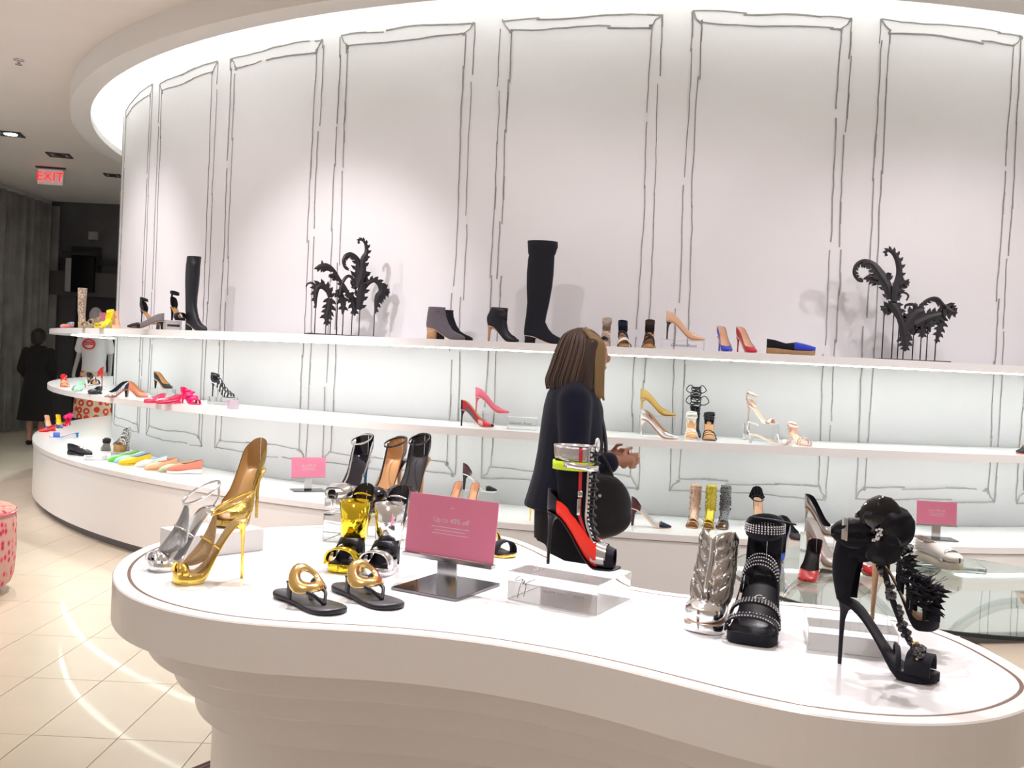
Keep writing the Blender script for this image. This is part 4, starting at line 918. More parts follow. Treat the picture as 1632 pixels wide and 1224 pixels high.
# --- black sandal with crystal bands, seen from the front
A, yaw, L = XY((1216, 992), (1192, 1038), Z, True, .215)
F = Foot(L, .125, .022, .052, 'square'); t = put('crystal_sandal', 'black platform sandal with crystal studded straps, seen from the front', A, yaw, GT)
obj('platform', sole(F, .006, 1.0, plat=.022), BLACKS, t); obj('insole', sole(F, .002, .95, z=.0015), BLACKL, t); obj('heel', heel(F, 'slim', .005), BLACKL, t)
obj('heel_counter', shell(F, [(0, .10), (.1, .095), (.2, .06), (.3, .02)], None, u1=.3, po=.6), BLACKS, t)
for s in (-1, 1):
    bm = NB(); band(bm, spline([F.p(.30, s*F.w(.3), .02), F.p(.4, s*F.w(.4), .035), F.p(.55, s*F.w(.55), .03), F.p(.75, s*F.w(.75), .015)], 5), Vector((0, .2, 1)), .012, .003); obj('side_strap', bm, BLACKL, t)
for u, h, zz, wd in ((.86, .034, 0., .034), (.66, .055, 0., .016), (.40, .075, 0., .018)):
    bm = NB(); strap(bm, F, u, h, wd, .004, 0, 1.05, flat=.55); o = obj('strap', bm, BLACKS, t)
    bm = NB()
    for row in ((-1, -.33, .33, 1) if u < .8 else (-1.02, 1.02)):
        for i in range(1, 24):
            a = PI*i/24; uu = u + row*wd*.42/L; gem(bm, F.p(uu, -F.w(uu)*1.07*math.cos(a), h*math.sin(a)**.55 + .003), .0024)
    o = obj('crystal_band', bm, CRYST, t)['kind'] = 'stuff'
bm = NB(); anklet(bm, F, .078, .045, .040, .24, .020, .003); obj('ankle_strap', bm, BLACKS, t)
bm = NB()
for row in (-1, -.33, .33, 1):
    for j in range(40):
        a = 2*PI*j/40; gem(bm, Vector((.24*L+.0475*math.cos(a), .0425*math.sin(a), F.P+F.H+.078+row*.0075)), .0024)
obj('crystal_band', bm, CRYST, t)['kind'] = 'stuff'
bm = NB(); band(bm, [Vector((.24*L-.01, -.03, F.P+F.H+.096)), Vector((.24*L+.02, .02, F.P+F.H+.099)), Vector((.24*L+.01, .066, F.P+F.H+.092))], Vector((1, 0, .1)), .022, .003); obj('strap_end', bm, BLACKL, t)
text('insole_print', 'Gz', .022, M('silver_print', (.7, .7, .72), .3, metal=.5), t, Matrix.Translation(F.p(.44, 0, .006)) @ Matrix.Rotation(PI/2, 4, 'Z') @ Matrix.Rotation(.75, 4, 'X'), .3, .0003)
# --- black flower sandal, front right
A, yaw, L = XY((1331, 1056), (1497, 1090), Z)
F = Foot(L, .114, .0165, .037, 'almond'); t = put('flower_sandal', 'black suede sandal with a huge leather flower at the ankle', A, yaw, GT)
obj('platform', sole(F, .006, 1.0, plat=.016), BLACKS, t); obj('insole', sole(F, .002, .92, z=.0015), BLACKL, t); obj('heel', heel(F, 'stiletto', .004), BLACKS, t)
bm = NB(); strap(bm, F, .82, .034, .045, .004, 0, flat=.6); obj('toe_strap', bm, BLACKS, t)
bm = NB(); strap(bm, F, .60, .03, .010, .003, .05); obj('strap', bm, BLACKS, t)
# heel cage and tall ankle cuff
rings = []
for k in range(12):
    s = k/11; z = F.H+F.P - .002 + .135*s; rx = .030 + .006*math.sin(s*3) ; a0 = .75 + .75*(1-s) if s < .72 else .0
    rings.append([Vector((.14*L + rx*math.cos(a0 + (2*PI-2*a0)*j/20) - .006*math.sin(s*PI), .028*math.sin(a0 + (2*PI-2*a0)*j/20), z)) for j in range(21)])
bm = NB(); loft(bm, rings, False); bmesh.ops.solidify(bm, geom=bm.faces[:], thickness=.003); obj('ankle_cuff', bm, BLACKS, t)
bm = NB(); spn = spline([F.p(.80, 0, .036), F.p(.70, 0, .055), F.p(.60, 0, .085), Vector((.50*L, 0, .155)), Vector((.42*L, 0, .20)), Vector((.30*L, 0, .225))], 5); tube(bm, spn, .006, 8); obj('front_cord', bm, BLACKS, t)
def jewels(bmj, bmg, pts, r_, n, sd):
    q = random.Random(sd)
    for i in range(n):
        c = pts[int(q.random()*(len(pts)-1))]; v = Vector((q.uniform(-1, 1), q.uniform(-1, 1), q.uniform(-1, 1))).normalized()*r_
        (gem(bmj, c+v, q.uniform(.005, .008)) if q.random() < .8 else gem(bmg, c+v*1.3, .004))
bj, bgd = NB(), NB(); jewels(bj, bgd, spn, .007, 60, 3); jewels(bj, bgd, [F.p(.8, y*.01, .037) for y in range(-2, 3)], .008, 26, 5)
obj('jet_stones', bj, JET, t)['kind'] = 'stuff'; obj('gold_stones', bgd, BRASS, t)['kind'] = 'stuff'
fc = Vector((.36*L, -.012, F.H+F.P+.135))
def petal(c, n, up, ln, wd, cup, mat, seed):
    q = random.Random(seed); n = n.normalized(); up = (up - n*up.dot(n)).normalized(); sd = n.cross(up); rings = []
    for i in range(11):
        s = i/10; hw = wd*math.sin(PI*min(1, .06+s*.90))**.6
        rings.append([c + up*(ln*s) + sd*(hw*y) + n*(cup*math.sin(PI*s*.9) - cup*.8*y*y*s + .004*math.sin(5*y+seed)) for y in [-1+.25*j for j in range(9)]])
    bm = NB(); loft(bm, rings, False); bmesh.ops.solidify(bm, geom=bm.faces[:], thickness=.0025); return obj('petal', bm, mat, t)
Fd = Vector((.25, -1, .1))
for i, (ang, ln, wd, cup, mt_, off) in enumerate([(-.15, .075, .040, .020, PATENT, .0), (-.95, .072, .042, .016, BLACKL, .004), (-1.75, .055, .036, .012, BLACKL, .0), (-2.7, .060, .036, .012, BLACKL, .004), (1.62, .085, .030, .012, BLACKL, -.004), (.75, .055, .024, .010, PATENT, -.01), (2.3, .07, .034, .012, BLACKS, -.006)]):
    petal(fc + Fd.normalized()*off, Fd, Vector((math.sin(-ang), 0, math.cos(ang))), ln, wd, cup, mt_, i)
bm = NB(); q = random.Random(2); [gem(bm, fc + Fd.normalized()*.012 + Vector((q.uniform(-.008, .008), 0, q.uniform(-.012, .012))), .004) for _ in range(16)]; obj('flower_crystals', bm, STEEL, t)['kind'] = 'stuff'
bm = NB(); box(bm, .13*L-.012, -.032, F.H+F.P+.14, .012, .004, .045, bev=.001); obj('buckle', bm, STEEL, t)
# --- second black jewelled sandal on a riser behind it
corners_box('clear acrylic riser behind the black flower sandal', [(1287, 1036), (1430, 1052), (1492, 1018)], Z, .05, 'acrylic_riser', ACRY, 'riser', depth=.16)
A, yaw, L = XY((1384, 986), (1497, 1000), Z+.051)
F = Foot(L, .115, .018, .040, 'almond'); t = put('jewelled_sandal', 'black cage sandal with jet stones on the clear riser', A, yaw, GT)
obj('platform', sole(F, .006, 1.0, plat=.022), BLACKS, t); obj('insole', sole(F, .002, .92, z=.0015), TAN, t); obj('heel', heel(F, 'slim', .004), HEELT, t)
for u, h, wd, sk in ((.88, .03, .03, 0), (.72, .045, .006, .04), (.62, .055, .006, -.04), (.50, .06, .007, .03), (.40, .065, .010, 0)):
    bm = NB(); strap(bm, F, u, h, wd, .003, sk); obj('strap', bm, BLACKS, t)
obj('heel_counter', shell(F, [(0, .07), (.15, .06), (.3, .03)], None, u1=.26, po=.58), BLACKS, t)
bj, bgd = NB(), NB()
for zz, tl in ((.045, .5), (.085, .3)):
    ring = [Vector((.22*L + .042*math.cos(2*PI*j/30), .036*math.sin(2*PI*j/30), F.H+F.P+zz - tl*.042*math.cos(2*PI*j/30))) for j in range(30)]; jewels(bj, bgd, ring, .006, 70, int(zz*1000))
    bm = NB(); tube(bm, ring, .005, 6, True); obj('ankle_band', bm, BLACKS, t)
obj('jet_stones', bj, JET, t)['kind'] = 'stuff'; obj('crystals', bgd, CRYST, t)['kind'] = 'stuff'
bm = NB(); q = random.Random(8)
for k in range(170):
    u = q.uniform(.36, .92); a = q.uniform(-1.5, 1.5); rr_ = lerp([(.36, .050), (.6, .040), (.92, .026)], u)
    c = F.p(u, 0, .018) + Vector((0, rr_*math.sin(a), rr_*math.cos(a)*1.25)); d0 = Vector((q.uniform(.2, 1.), math.sin(a)*.8 + q.uniform(-.4, .4), math.cos(a)*.6 + q.uniform(-.5, .3))).normalized()
    ln = q.uniform(.018, .038); sd_ = d0.cross(Vector((q.uniform(-1, 1), q.uniform(-1, 1), q.uniform(-1, 1)))).normalized()
    band(bm, [c, c + d0*ln*.5 + Vector((0, 0, .002)), c + d0*ln - Vector((0, 0, .004))], sd_, [.006, .011, .001], .0008)
obj('feather_tuft', bm, BLACKS, t)['kind'] = 'stuff'
bm = NB()
for k in range(26):
    c = F.p(q.uniform(.5, .85), 0, .06); tube(bm, [c, c + Vector((q.uniform(.01, .05), q.uniform(-.03, .02), q.uniform(.0, .035)))], .0006, 3)
obj('feather_wisps', bm, BLACKS, t)['kind'] = 'stuff'
# ============================================================ GLASS TABLE
gc = Vector((1.697, 3.859)); GR = .765
t = thing('glass_table', 'round glass table on bent chrome legs behind the white table', 'table', (gc.x, gc.y, 0))
bm = NB(); rings = [[Vector((r_*math.cos(2*PI*j/96), r_*math.sin(2*PI*j/96), z)) for j in range(96)] for r_, z in ((GR-.002, .686), (GR, .688), (GR, .698), (GR-.002, .70))]; loft(bm, rings); obj('glass_top', bm, GLASS, t, False)
bm = NB(); rings = [[Vector((r_*math.cos(2*PI*j/96), r_*math.sin(2*PI*j/96), z)) for j in range(96)] for r_, z in ((GR+.001, .687), (GR+.003, .687), (GR+.003, .699), (GR+.001, .699))]; loft(bm, rings, True, cycv=True); obj('edge', bm, GLASSE, t, False)
for k in range(4):
    a = PI/4 + .35 + k*PI/2; c, s = math.cos(a), math.sin(a); R_ = lambda q, z: Vector((c*q, s*q, z))
    bm = NB(); tube(bm, spline([R_(.04, .30), R_(.10, .50), R_(.26, .64), R_(.42, .652), R_(.53, .58), R_(.57, .40), R_(.57, .02)], 8), .022, 12); obj('leg', bm, CHROME, t)
    bm = NB(); rings = [[R_(.40, 0) + Vector((r_*math.cos(2*PI*j/20), r_*math.sin(2*PI*j/20), z)) for j in range(20)] for r_, z in ((.02, .66), (.05, .676), (.05, .686))]; loft(bm, rings); obj('pad', bm, STEEL, t)
    bm = NB(); rings = [[R_(.57, 0) + Vector((r_*math.cos(2*PI*j/20), r_*math.sin(2*PI*j/20), z)) for j in range(20)] for r_, z in ((.035, .0), (.035, .012), (.022, .02))]; loft(bm, rings); obj('foot', bm, STEEL, t)
bm = NB(); sphere(bm, (0, 0, .30), .06, 14, 10); obj('hub', bm, CHROME, t)
Z = ZGL + .0005
pump('glossy red patent pump on the glass, toe towards the viewer', XY((1299, 916), (1284, 933), Z, True, .20), .085, 0, RED, DKIN, RED, toe='round', W=.04, uv=.72, group=GG)
pump('pearl white leather pump on the glass table', XY((1283, 893), (1340, 908), Z, True, .19), .125, 0, M('pearl_leather', (.70, .66, .65), .3, coat=.3), WHITEL, None, group=GG)
ga = atY(1281, 846, 4.46); gy = aim(ga, .17, 1336, True)
riser('tall clear riser on the glass under the grey mirror pump', (ga, gy, .17), ga.z - Z - .001, .16, .07)
pump('grey mirror patent pump standing above the white one', (ga, gy, .17), .11, 0, GREYP, BLACKL, GREYP, group=GG)
pump('royal blue patent pump behind the crystal sandal', XY((1250, 888), (1232, 915), Z, True, .2), .09, 0, M('royal_blue_patent', (.02, .10, .62), .15, coat=1.), BLACKL, None, toe='round', group=GG)
pump('cobalt blue pump glimpsed behind the flower sandal', XY((1386, 892), (1412, 905), Z, True, .2), .09, 0, BLUES, NUDE, BLUES, group=GG)
pump('red and white pump glimpsed through the black sandals', XY((1362, 905), (1398, 930), Z, True, .2), .06, 0, RED, WHITEL, RED, hk='slim', group=GG)
acrylic('thin clear tray on the glass under the white sneaker', at(1500, 899, Z), .33, .2, .012, -.25, name='acrylic_tray', cat='tray')
A, yaw, L = XY((1463, 890), (1528, 905), Z+.0128, True, .27)
t, F = flat('white slip-on sneaker with studs and a thick cream sole', (A, yaw, L), WHITEL, M('beige_lining', (.5, .42, .36), .7), CREAM, 'round', 'slip_on_sneaker', .006, [(0, .07), (.12, .06), (.25, .05), (.36, .052), (.45, .062), (.55, .064), (.7, .052), (.85, .04), (1, .024)], .5, .030, GG, .046)
bm = NB()
for k in range(26):
    u = .02 + .04*(k//4 + .3*(k % 2)); z = .014 + .012*(k % 4)
    for s in (-1, 1): 
        c = F.p(u, s*F.w(u)*1.0, z); bmesh.ops.create_cone(bm, segments=6, radius1=.006, radius2=.0005, depth=.014, matrix=Matrix.Translation(c) @ Matrix.Rotation(-s*PI/2, 4, 'X'))
obj('studs', bm, WHITEL, t)['kind'] = 'stuff'
bm = NB(); strap(bm, F, .78, .052, .022, .002, 0, 1.02); obj('silver_band', bm, SILV, t)
# ============================================================ ACANTHUS SCULPTURES
IRON = M('black_iron', (.022, .019, .024), .45, bump=(80, .4))
def scroll(pts, ws, teeth, depth, par, conv, sd):
    P = spline([Vector((x, y, 0)) for x, y in pts], 9); n = len(P); rings = []; q = random.Random(sd)
    for i, c in enumerate(P):
        s = i/(n-1); tt = (P[min(i+1, n-1)] - P[max(i-1, 0)]).normalized(); nn = Vector((-tt.y, tt.x, 0)); w = lerp([(k/(len(ws)-1), v) for k, v in enumerate(ws)], s)/2*1.15
        l = r_ = w
        A, B = c + nn*l, c - nn*r_; a, m_, b = conv(A), conv(c), conv(B)
        y = Vector((0, 1, 0))
        rings.append([a + y*depth, m_ + y*(depth-.007), b + y*depth, b + y*(depth+.006), m_ + y*(depth+.001), a + y*(depth+.006)])
    bm = NB(); loft(bm, rings)
    if teeth:                                                   # pointed acanthus lobes along the edges
        for i in range(3, n-2, 5):
            s = i/(n-1); tt = (P[i+1]-P[i-1]).normalized(); nn = Vector((-tt.y, tt.x, 0)); w = lerp([(k/(len(ws)-1), v) for k, v in enumerate(ws)], s)/2*1.15
            for sg, bit in ((1, 2), (-1, 1)):
                if not teeth & bit: continue
                ln = min(w, 26)*q.uniform(1.0, 1.5) + 5; b0 = P[i] - tt*(w*.5+9) + nn*sg*w*.5; b1 = P[i] + tt*(w*.4+9) + nn*sg*w*.5
                m1 = P[i] + nn*sg*(w + ln*.45) - tt*5; tip = P[i] + nn*sg*(w + ln*.85) + tt*(w*.4+10); m2 = P[i] + nn*sg*(w + ln*.15) + tt*(w*.4+7)
                y = Vector((0, 1, 0)); pl = [conv(v) for v in (b0, m1, tip, m2, b1)]
                loft(bm, [[v + y*(depth-.003) for v in pl], [v + y*(depth+.005) for v in pl]])
    obj('scroll', bm, IRON, par, False)
def sculpture(label, px, R, x0, yb, scale, strokes, rods, bx, yaw):
    A = on(px, R, ZT); t = thing('acanthus_sculpture', label, 'sculpture', A, yaw); ppm = FPX/A.y*scale
    cr, sr = math.cos(ROLL*.8), math.sin(ROLL*.8)
    def conv(v):
        x, z = (v.x-x0)/ppm, (yb-v.y)/ppm; return Vector((x*cr - z*sr, 0, x*sr*0 + z*cr + .012))
    for i, (pts, ws, te) in enumerate(strokes): scroll(pts, ws, te, .012*((i % 3)-1), t, conv, i)
    for x, y in rods:
        c = conv(Vector((x, y, 0))); bm = NB(); tube(bm, [Vector((c.x, .01, .008)), Vector((c.x, .01, c.z))], .0035, 6); obj('rod', bm, IRON, t)
    bm = NB(); a, b = conv(Vector((bx[0], yb, 0))), conv(Vector((bx[1], yb, 0))); box(bm, (a.x+b.x)/2, 0, .006, b.x-a.x, .12, .010, bev=.002); obj('base_plate', bm, IRON, t, False)
sculpture('black iron acanthus scroll sculpture at left on the upper shelf', 555, 6.48, 410, 746, 4.295, [
    ([(470, 420), (505, 300), (505, 225), (530, 175), (525, 120), (500, 92), (478, 98), (482, 118)], [34, 40, 30, 26, 18, 12, 9, 6], 2),
    ([(445, 430), (480, 330), (475, 240), (430, 195), (388, 208), (372, 250), (385, 290), (412, 305)], [30, 50, 34, 24, 20, 15, 11, 6], 1),
    ([(520, 390), (520, 320), (490, 250)], [26, 36, 26], 2),
    ([(420, 490), (375, 420), (340, 370), (300, 312), (255, 290), (212, 298), (172, 316)], [22, 26, 20, 22, 34, 30, 4], 1),
    ([(232, 300), (230, 275), (226, 252)], [26, 16, 3], 0), ([(330, 370), (300, 350), (275, 345)], [22, 16, 4], 1),
    ([(345, 480), (362, 400), (395, 350), (428, 352), (446, 400)], [24, 20, 18, 18, 16], 0),
    ([(285, 500), (270, 455), (230, 425), (195, 440), (184, 500), (187, 578)], [26, 34, 38, 36, 26, 6], 2),
    ([(200, 440), (165, 410), (135, 416), (122, 438)], [16, 14, 10, 6], 0), ([(280, 505), (272, 570), (258, 630), (262, 692)], [34, 40, 34, 5], 3),
    ([(335, 440), (372, 520), (370, 608)], [34, 38, 8], 3), ([(390, 466), (432, 476), (452, 540), (456, 612)], [20, 26, 38, 8], 3), ([(330, 450), (330, 470), (322, 495)], [24, 14, 4], 1),
    ([(465, 480), (510, 425), (550, 378), (592, 360), (630, 385), (645, 430), (618, 470), (605, 525), (600, 588)], [30, 30, 26, 26, 34, 44, 40, 26, 6], 1),
    ([(630, 425), (665, 432), (704, 438)], [44, 40, 3], 3), ([(480, 570), (490, 480), (500, 400)], [28, 50, 40], 2)],
    [(187, 570), (262, 560), (295, 500), (340, 440), (378, 560), (440, 560), (495, 470), (597, 540)], (122, 632), .40)
sculpture('black iron acanthus scroll sculpture at right on the upper shelf', 1452, 6.48, 710, 982, 5.23, [
    ([(555, 510), (562, 400), (592, 280), (582, 180), (545, 110), (502, 86), (478, 106), (492, 132)], [40, 46, 44, 42, 34, 24, 16, 8], 2),
    ([(525, 490), (500, 380), (440, 290), (380, 212), (300, 186), (240, 222), (226, 290), (262, 342), (298, 352)], [44, 70, 80, 50, 34, 26, 24, 22, 12], 1),
    ([(440, 330), (375, 312), (305, 330)], [70, 52, 4], 1), ([(345, 200), (300, 205), (280, 240)], [40, 26, 6], 1), ([(510, 330), (500, 290), (505, 268)], [40, 30, 4], 2),
    ([(560, 470), (600, 390), (640, 345), (695, 340)], [44, 46, 42, 4], 3), ([(590, 500), (602, 440), (640, 430), (672, 455), (655, 496)], [16, 15, 15, 13, 8], 0),
    ([(520, 510), (570, 560), (610, 640), (640, 720), (650, 800)], [70, 76, 48, 60, 66], 1), ([(550, 560), (500, 560), (456, 582)], [60, 46, 4], 3),
    ([(745, 535), (695, 524), (652, 536), (646, 566)], [26, 22, 16, 8], 0), ([(650, 740), (700, 650), (760, 590), (805, 575)], [70, 90, 90, 60], 1),
    ([(780, 560), (822, 500), (880, 466), (930, 470), (966, 510), (1000, 552)], [24, 26, 24, 30, 34, 44], 2), ([(985, 540), (1030, 566), (1082, 578)], [80, 60, 4], 3),
    ([(740, 690), (830, 640), (900, 612), (970, 592)], [80, 84, 70, 50], 3), ([(962, 612), (960, 680), (940, 760), (926, 838)], [44, 44, 34, 4], 3),
    ([(648, 790), (655, 860), (652, 918)], [74, 50, 5], 3), ([(800, 690), (800, 750), (800, 798)], [64, 44, 5], 3), ([(735, 690), (722, 775)], [70, 40], 3), ([(850, 660), (855, 750)], [44, 8], 3)],
    [(484, 590), (565, 590), (612, 640), (650, 860), (732, 760), (797, 760), (850, 720), (918, 820)], (412, 1008), .0)
# ============================================================ OTTOMAN
oc = Vector((-3.27, 5.62, 0)); t = thing('ottoman', 'round pink patterned ottoman cut off by the left edge', 'ottoman', oc)
OTM = M('pink_petal_fabric', (.8, .5, .45), .9); nt = OTM.node_tree; tc = nt.nodes.new('ShaderNodeTexCoord'); vo = nt.nodes.new('ShaderNodeTexVoronoi'); vo.inputs['Scale'].default_value = 24; vo.inputs['Randomness'].default_value = .8
mp = nt.nodes.new('ShaderNodeMapping'); mp.inputs['Scale'].default_value = (1, 1, .8); rr = nt.nodes.new('ShaderNodeValToRGB'); cr = rr.color_ramp
cr.interpolation = 'EASE'; cr.elements[0].position = .20; cr.elements[0].color = (.52, .03, .08, 1); cr.elements[1].position = .50; cr.elements[1].color = (.60, .36, .31, 1)
e = cr.elements.new(.34); e.color = (.66, .20, .24, 1)
nt.links.new(tc.outputs['Object'], mp.inputs[0]); nt.links.new(mp.outputs[0], vo.inputs['Vector']); nt.links.new(vo.outputs['Distance'], rr.inputs[0]); nt.links.new(rr.outputs[0], nt.nodes['Principled BSDF'].inputs[0])
def cyl(bm, prof, n=64, c=(0, 0)):
    loft(bm, [[Vector((c[0]+r_*math.cos(2*PI*j/n), c[1]+r_*math.sin(2*PI*j/n), z)) for j in range(n)] for r_, z in prof])
bm = NB(); cyl(bm, [(.33, .05), (.355, .07), (.372, .12), (.380, .25), (.378, .40), (.372, .485), (.36, .49)]); obj('body', bm, OTM, t)
bm = NB(); cyl(bm, [(.36, .485), (.372, .488), (.370, .50), (.35, .515), (.25, .525), (.1, .53), (.01, .531)]); obj('top_cushion', bm, OTM, t)
bm = NB(); tube(bm, [Vector((.375*math.cos(2*PI*j/64), .375*math.sin(2*PI*j/64), .488)) for j in range(64)], .006, 6, True); obj('piping', bm, HOT, t)
for k in range(4):
    bm = NB(); a = k*PI/2+.4; cyl(bm, [(.02, 0), (.025, .06)], 12, (.26*math.cos(a), .26*math.sin(a))); obj('foot', bm, BLACKL, t)
# ============================================================ CEILING FIXTURES AND EXIT SIGN
GREY = M('fixture_black', (.04, .035, .035), .5)
def downlight(label, px, py, w, lit):
    c = at(px, py, 4.0); t = thing('ceiling_downlight', label, 'ceiling light', (c.x, c.y, 3.999), .25)
    bm = NB()
    for x, y, sx, sy in ((0, w/2, w, .035), (0, -w/2, w, .035), (w/2, 0, .035, w+.035), (-w/2, 0, .035, w+.035)): box(bm, x, y, -.006, sx, sy, .012)
    obj('frame', bm, GREY, t, False)
    bm = NB(); box(bm, 0, 0, -.003, w-.03, w-.03, .004); obj('recess', bm, DKIN if lit else M('pale_recess', (.5, .45, .42), .6), t, False)
    bm = NB(); cyl(bm, [(w*.3, -.012), (w*.3, -.006), (w*.2, -.005)], 20); obj('lamp', bm, M('lamp_glow', (1, 1, 1), .5, emit=((1, .97, .95), 30.)) if lit else GREY, t)
downlight('lit square downlight in the ceiling at left', 17, 213, .24, True)
downlight('unlit square downlight near the exit sign', 95, 247, .26, False)
downlight('small square downlight beside the curved wall edge', 180, 279, .2, False)
c = at(30, 95, 4.0); t = thing('sprinkler', 'small sprinkler head in the ceiling at upper left', 'sprinkler', (c.x, c.y, 4.0))
bm = NB(); cyl(bm, [(.045, -.001), (.045, -.008), (.015, -.012), (.012, -.04), (.03, -.042), (.03, -.045)], 20); obj('head', bm, STEEL, t)
c = at(81, 266, 4.0); t = thing('exit_sign', 'red lit EXIT sign hanging from the ceiling', 'sign', (c.x, c.y, 0), .15)
w_, h_ = .34, .215
bm = NB(); box(bm, 0, 0, 3.98-h_/2-.02, w_, .03, h_, bev=.006); p_ = obj('panel', bm, M('exit_panel', (.8, .7, .7), .4, emit=((1, .6, .6), .12)), t, False)
bm = NB(); box(bm, 0, 0, 3.987, .4, .05, .02); obj('mount', bm, GREY, t, False)
EXR = M('exit_red', (1, .02, .02), .4, emit=((1, .01, .015), 1.6))
text('lettering', 'EXIT', .18, EXR, p_, Matrix.Translation((0, -.0165, 3.98-h_/2-.02)) @ Matrix.Rotation(PI/2, 4, 'X'), 0, .002)
for s in (-1, 1):
    bm = NB(); v = [bm.verts.new((s*.163, -.017, 3.853)), bm.verts.new((s*.150, -.017, 3.868)), bm.verts.new((s*.150, -.017, 3.838))]; bm.faces.new(v); bmesh.ops.solidify(bm, geom=bm.faces[:], thickness=.002); obj('arrow', bm, EXR, p_, False)
# dark hanging screen in the passage
c = atY(127, 437, 16.9); t = thing('hanging_screen', 'black hanging screen with a pale side in the dark passage', 'screen', (c.x, c.y, 0))
bm = NB(); box(bm, .06, 0, c.z, .40, .06, .62); obj('panel', bm, M('screen_black', (.006, .006, .008), .2), t, False)
bm = NB(); box(bm, -.19, -.01, c.z-.02, .10, .04, .58); obj('pale_side', bm, M('pale_panel', (.42, .40, .42), .5), t, False)
bm = NB(); box(bm, .0, 0, c.z+.36, .60, .1, .05); box(bm, .0, .12, c.z+.36, .08, .3, .05); box(bm, 0, .24, c.z+.2, .5, .1, .6); obj('bracket', bm, DK2, t, False)
# ============================================================ PEOPLE
HAIR = M('brown_hair', (.075, .048, .04), .45, bump=(120, .5)); BLOND = M('blonde_streak', (.34, .22, .10), .45, bump=(120, .5)); DHAIR = M('black_hair', (.012, .010, .010), .5)
def ell(c, hx, hy, n=20, z=None): return [Vector((c[0]+hx*math.cos(2*PI*j/n), c[1]+hy*math.sin(2*PI*j/n), c[2])) for j in range(n)]
def hand(prims, w, d, side, s=1.):
    """palm and five curled fingers; w wrist, d forward direction"""
    d = d.normalized(); up = Vector((0, 0, 1)); lat = d.cross(up).normalized()
    pc = w + d*.045*s; prims.append(('c', w, pc + d*.03*s, .024*s, .026*s)); prims.append(('c', pc + up*.02*s, pc - up*.022*s, .020*s, .019*s))
    for k, (o, ln) in enumerate(((.034, .078), (.012, .090), (-.011, .082), (-.033, .062))):
        b = pc + d*.035*s + up*o*s; m1 = b + d*ln*.45*s + lat*side*.012*s; m2 = m1 + d*ln*.22*s + lat*side*.03*s
        prims.append(('c', b, m1, .0098*s, .0088*s)); prims.append(('c', m1, m2, .0088*s, .0078*s))
    b = pc + up*.030*s + lat*side*.006; m1 = b + d*.02*s + up*.028*s + lat*side*.016*s; prims.append(('c', b, m1, .0115*s, .010*s)); prims.append(('c', m1, m1 + d*.028*s + up*.004*s + lat*side*.008, .010*s, .0085*s))
wp = atY(922, 700, 4.35); t = thing('person', 'woman in a navy blazer with shoulder-length brown hair holding a handbag', 'person', (wp.x, 4.35, 0))
V = Vector
B = [('e', V((.025, .01, 1.555)), V((.088, .072, .108))), ('e', V((.06, .01, 1.50)), V((.045, .05, .05))), ('e', V((.112, .018, 1.545)), V((.018, .012, .02))), ('e', V((.098, .014, 1.503)), V((.016, .022, .009))), ('e', V((.098, .01, 1.585)), V((.012, .045, .012))),
     ('e', V((.01, -.072, 1.548)), V((.018, .012, .03))), ('c', V((-.02, 0, 1.38)), V((.0, 0, 1.50)), .058, .05),
     ('l', [ell((-.03, 0, .84), .10, .14), ell((-.035, 0, 1.0), .11, .145), ell((-.03, 0, 1.15), .10, .13), ell((-.03, 0, 1.3), .10, .15), ell((-.03, 0, 1.38), .07, .12), ell((-.03, 0, 1.44), .05, .06)])]
for s in (-1, 1):
    sh = V((-.03, s*.15, 1.33)); el = V((-.03, s*.235, 1.075)) if s < 0 else V((-.02, .21, 1.08)); wr = V((.15, -.20, 1.105)) if s < 0 else V((.14, .13, 1.10))
    B += [('c', sh, el, .045, .038), ('c', el, wr, .038, .026)]
    hand(B, wr, V((.9, .2 if s < 0 else -.3, .02)), -1 if s < 0 else 1, .85)
    hp = V((-.03, s*.085, .86)); kn = V((.0 if s < 0 else .05, s*.09, .48)); an = V((-.05 if s < 0 else .04, s*.09, .09)); B += [('c', hp, kn, .085, .055), ('c', kn, an, .055, .035), ('c', an + V((-.02, 0, -.04)), an + V((.13, 0, -.055)), .034, .026)]
blob('body', B, SKIN, t, .005, 3)
J = [('l', [ell((-.055, 0, .865), .182, .215), ell((-.05, 0, .92), .172, .21), ell((-.04, 0, 1.02), .157, .195), ell((-.035, 0, 1.12), .148, .185), ell((-.03, 0, 1.22), .145, .19), ell((-.03, 0, 1.32), .135, .195), ell((-.035, 0, 1.385), .115, .185), ell((-.03, 0, 1.43), .085, .12), ell((-.025, 0, 1.455), .065, .075)])]
for s in (-1, 1):
    sh = V((-.035, s*.155, 1.345)); el = V((-.03, s*.240, 1.07)) if s < 0 else V((-.02, .215, 1.08)); wr = V((.12, -.205, 1.095)) if s < 0 else V((.10, .15, 1.095))
    J += [('c', sh, el, .078, .064), ('c', el, wr, .062, .048), ('c', V((-.035, s*.10, 1.375)), sh, .07, .078)]
blob('blazer', J, NAVY, t, .010, 12)
bm = NB(); pts = spline([V((-.06, -.125, 1.42)), V((.02, -.11, 1.41)), V((.085, -.07, 1.30)), V((.118, -.035, 1.18)), V((.125, -.02, 1.08))], 6); band(bm, pts, V((.3, 1, 0)), .055, .006); obj('lapel', bm, NAVY, t)
P = []
for s in (-1, 1):
    kn = V((.0 if s < 0 else .05, s*.09, .48)); an = V((-.05 if s < 0 else .04, s*.09, .075)); P += [('c', V((-.035, s*.09, .84)), kn, .118, .085), ('c', kn, an, .085, .068)]
P += [('l', [ell((-.04, 0, .72), .14, .19), ell((-.04, 0, .84), .145, .195), ell((-.035, 0, .98), .125, .165)])]
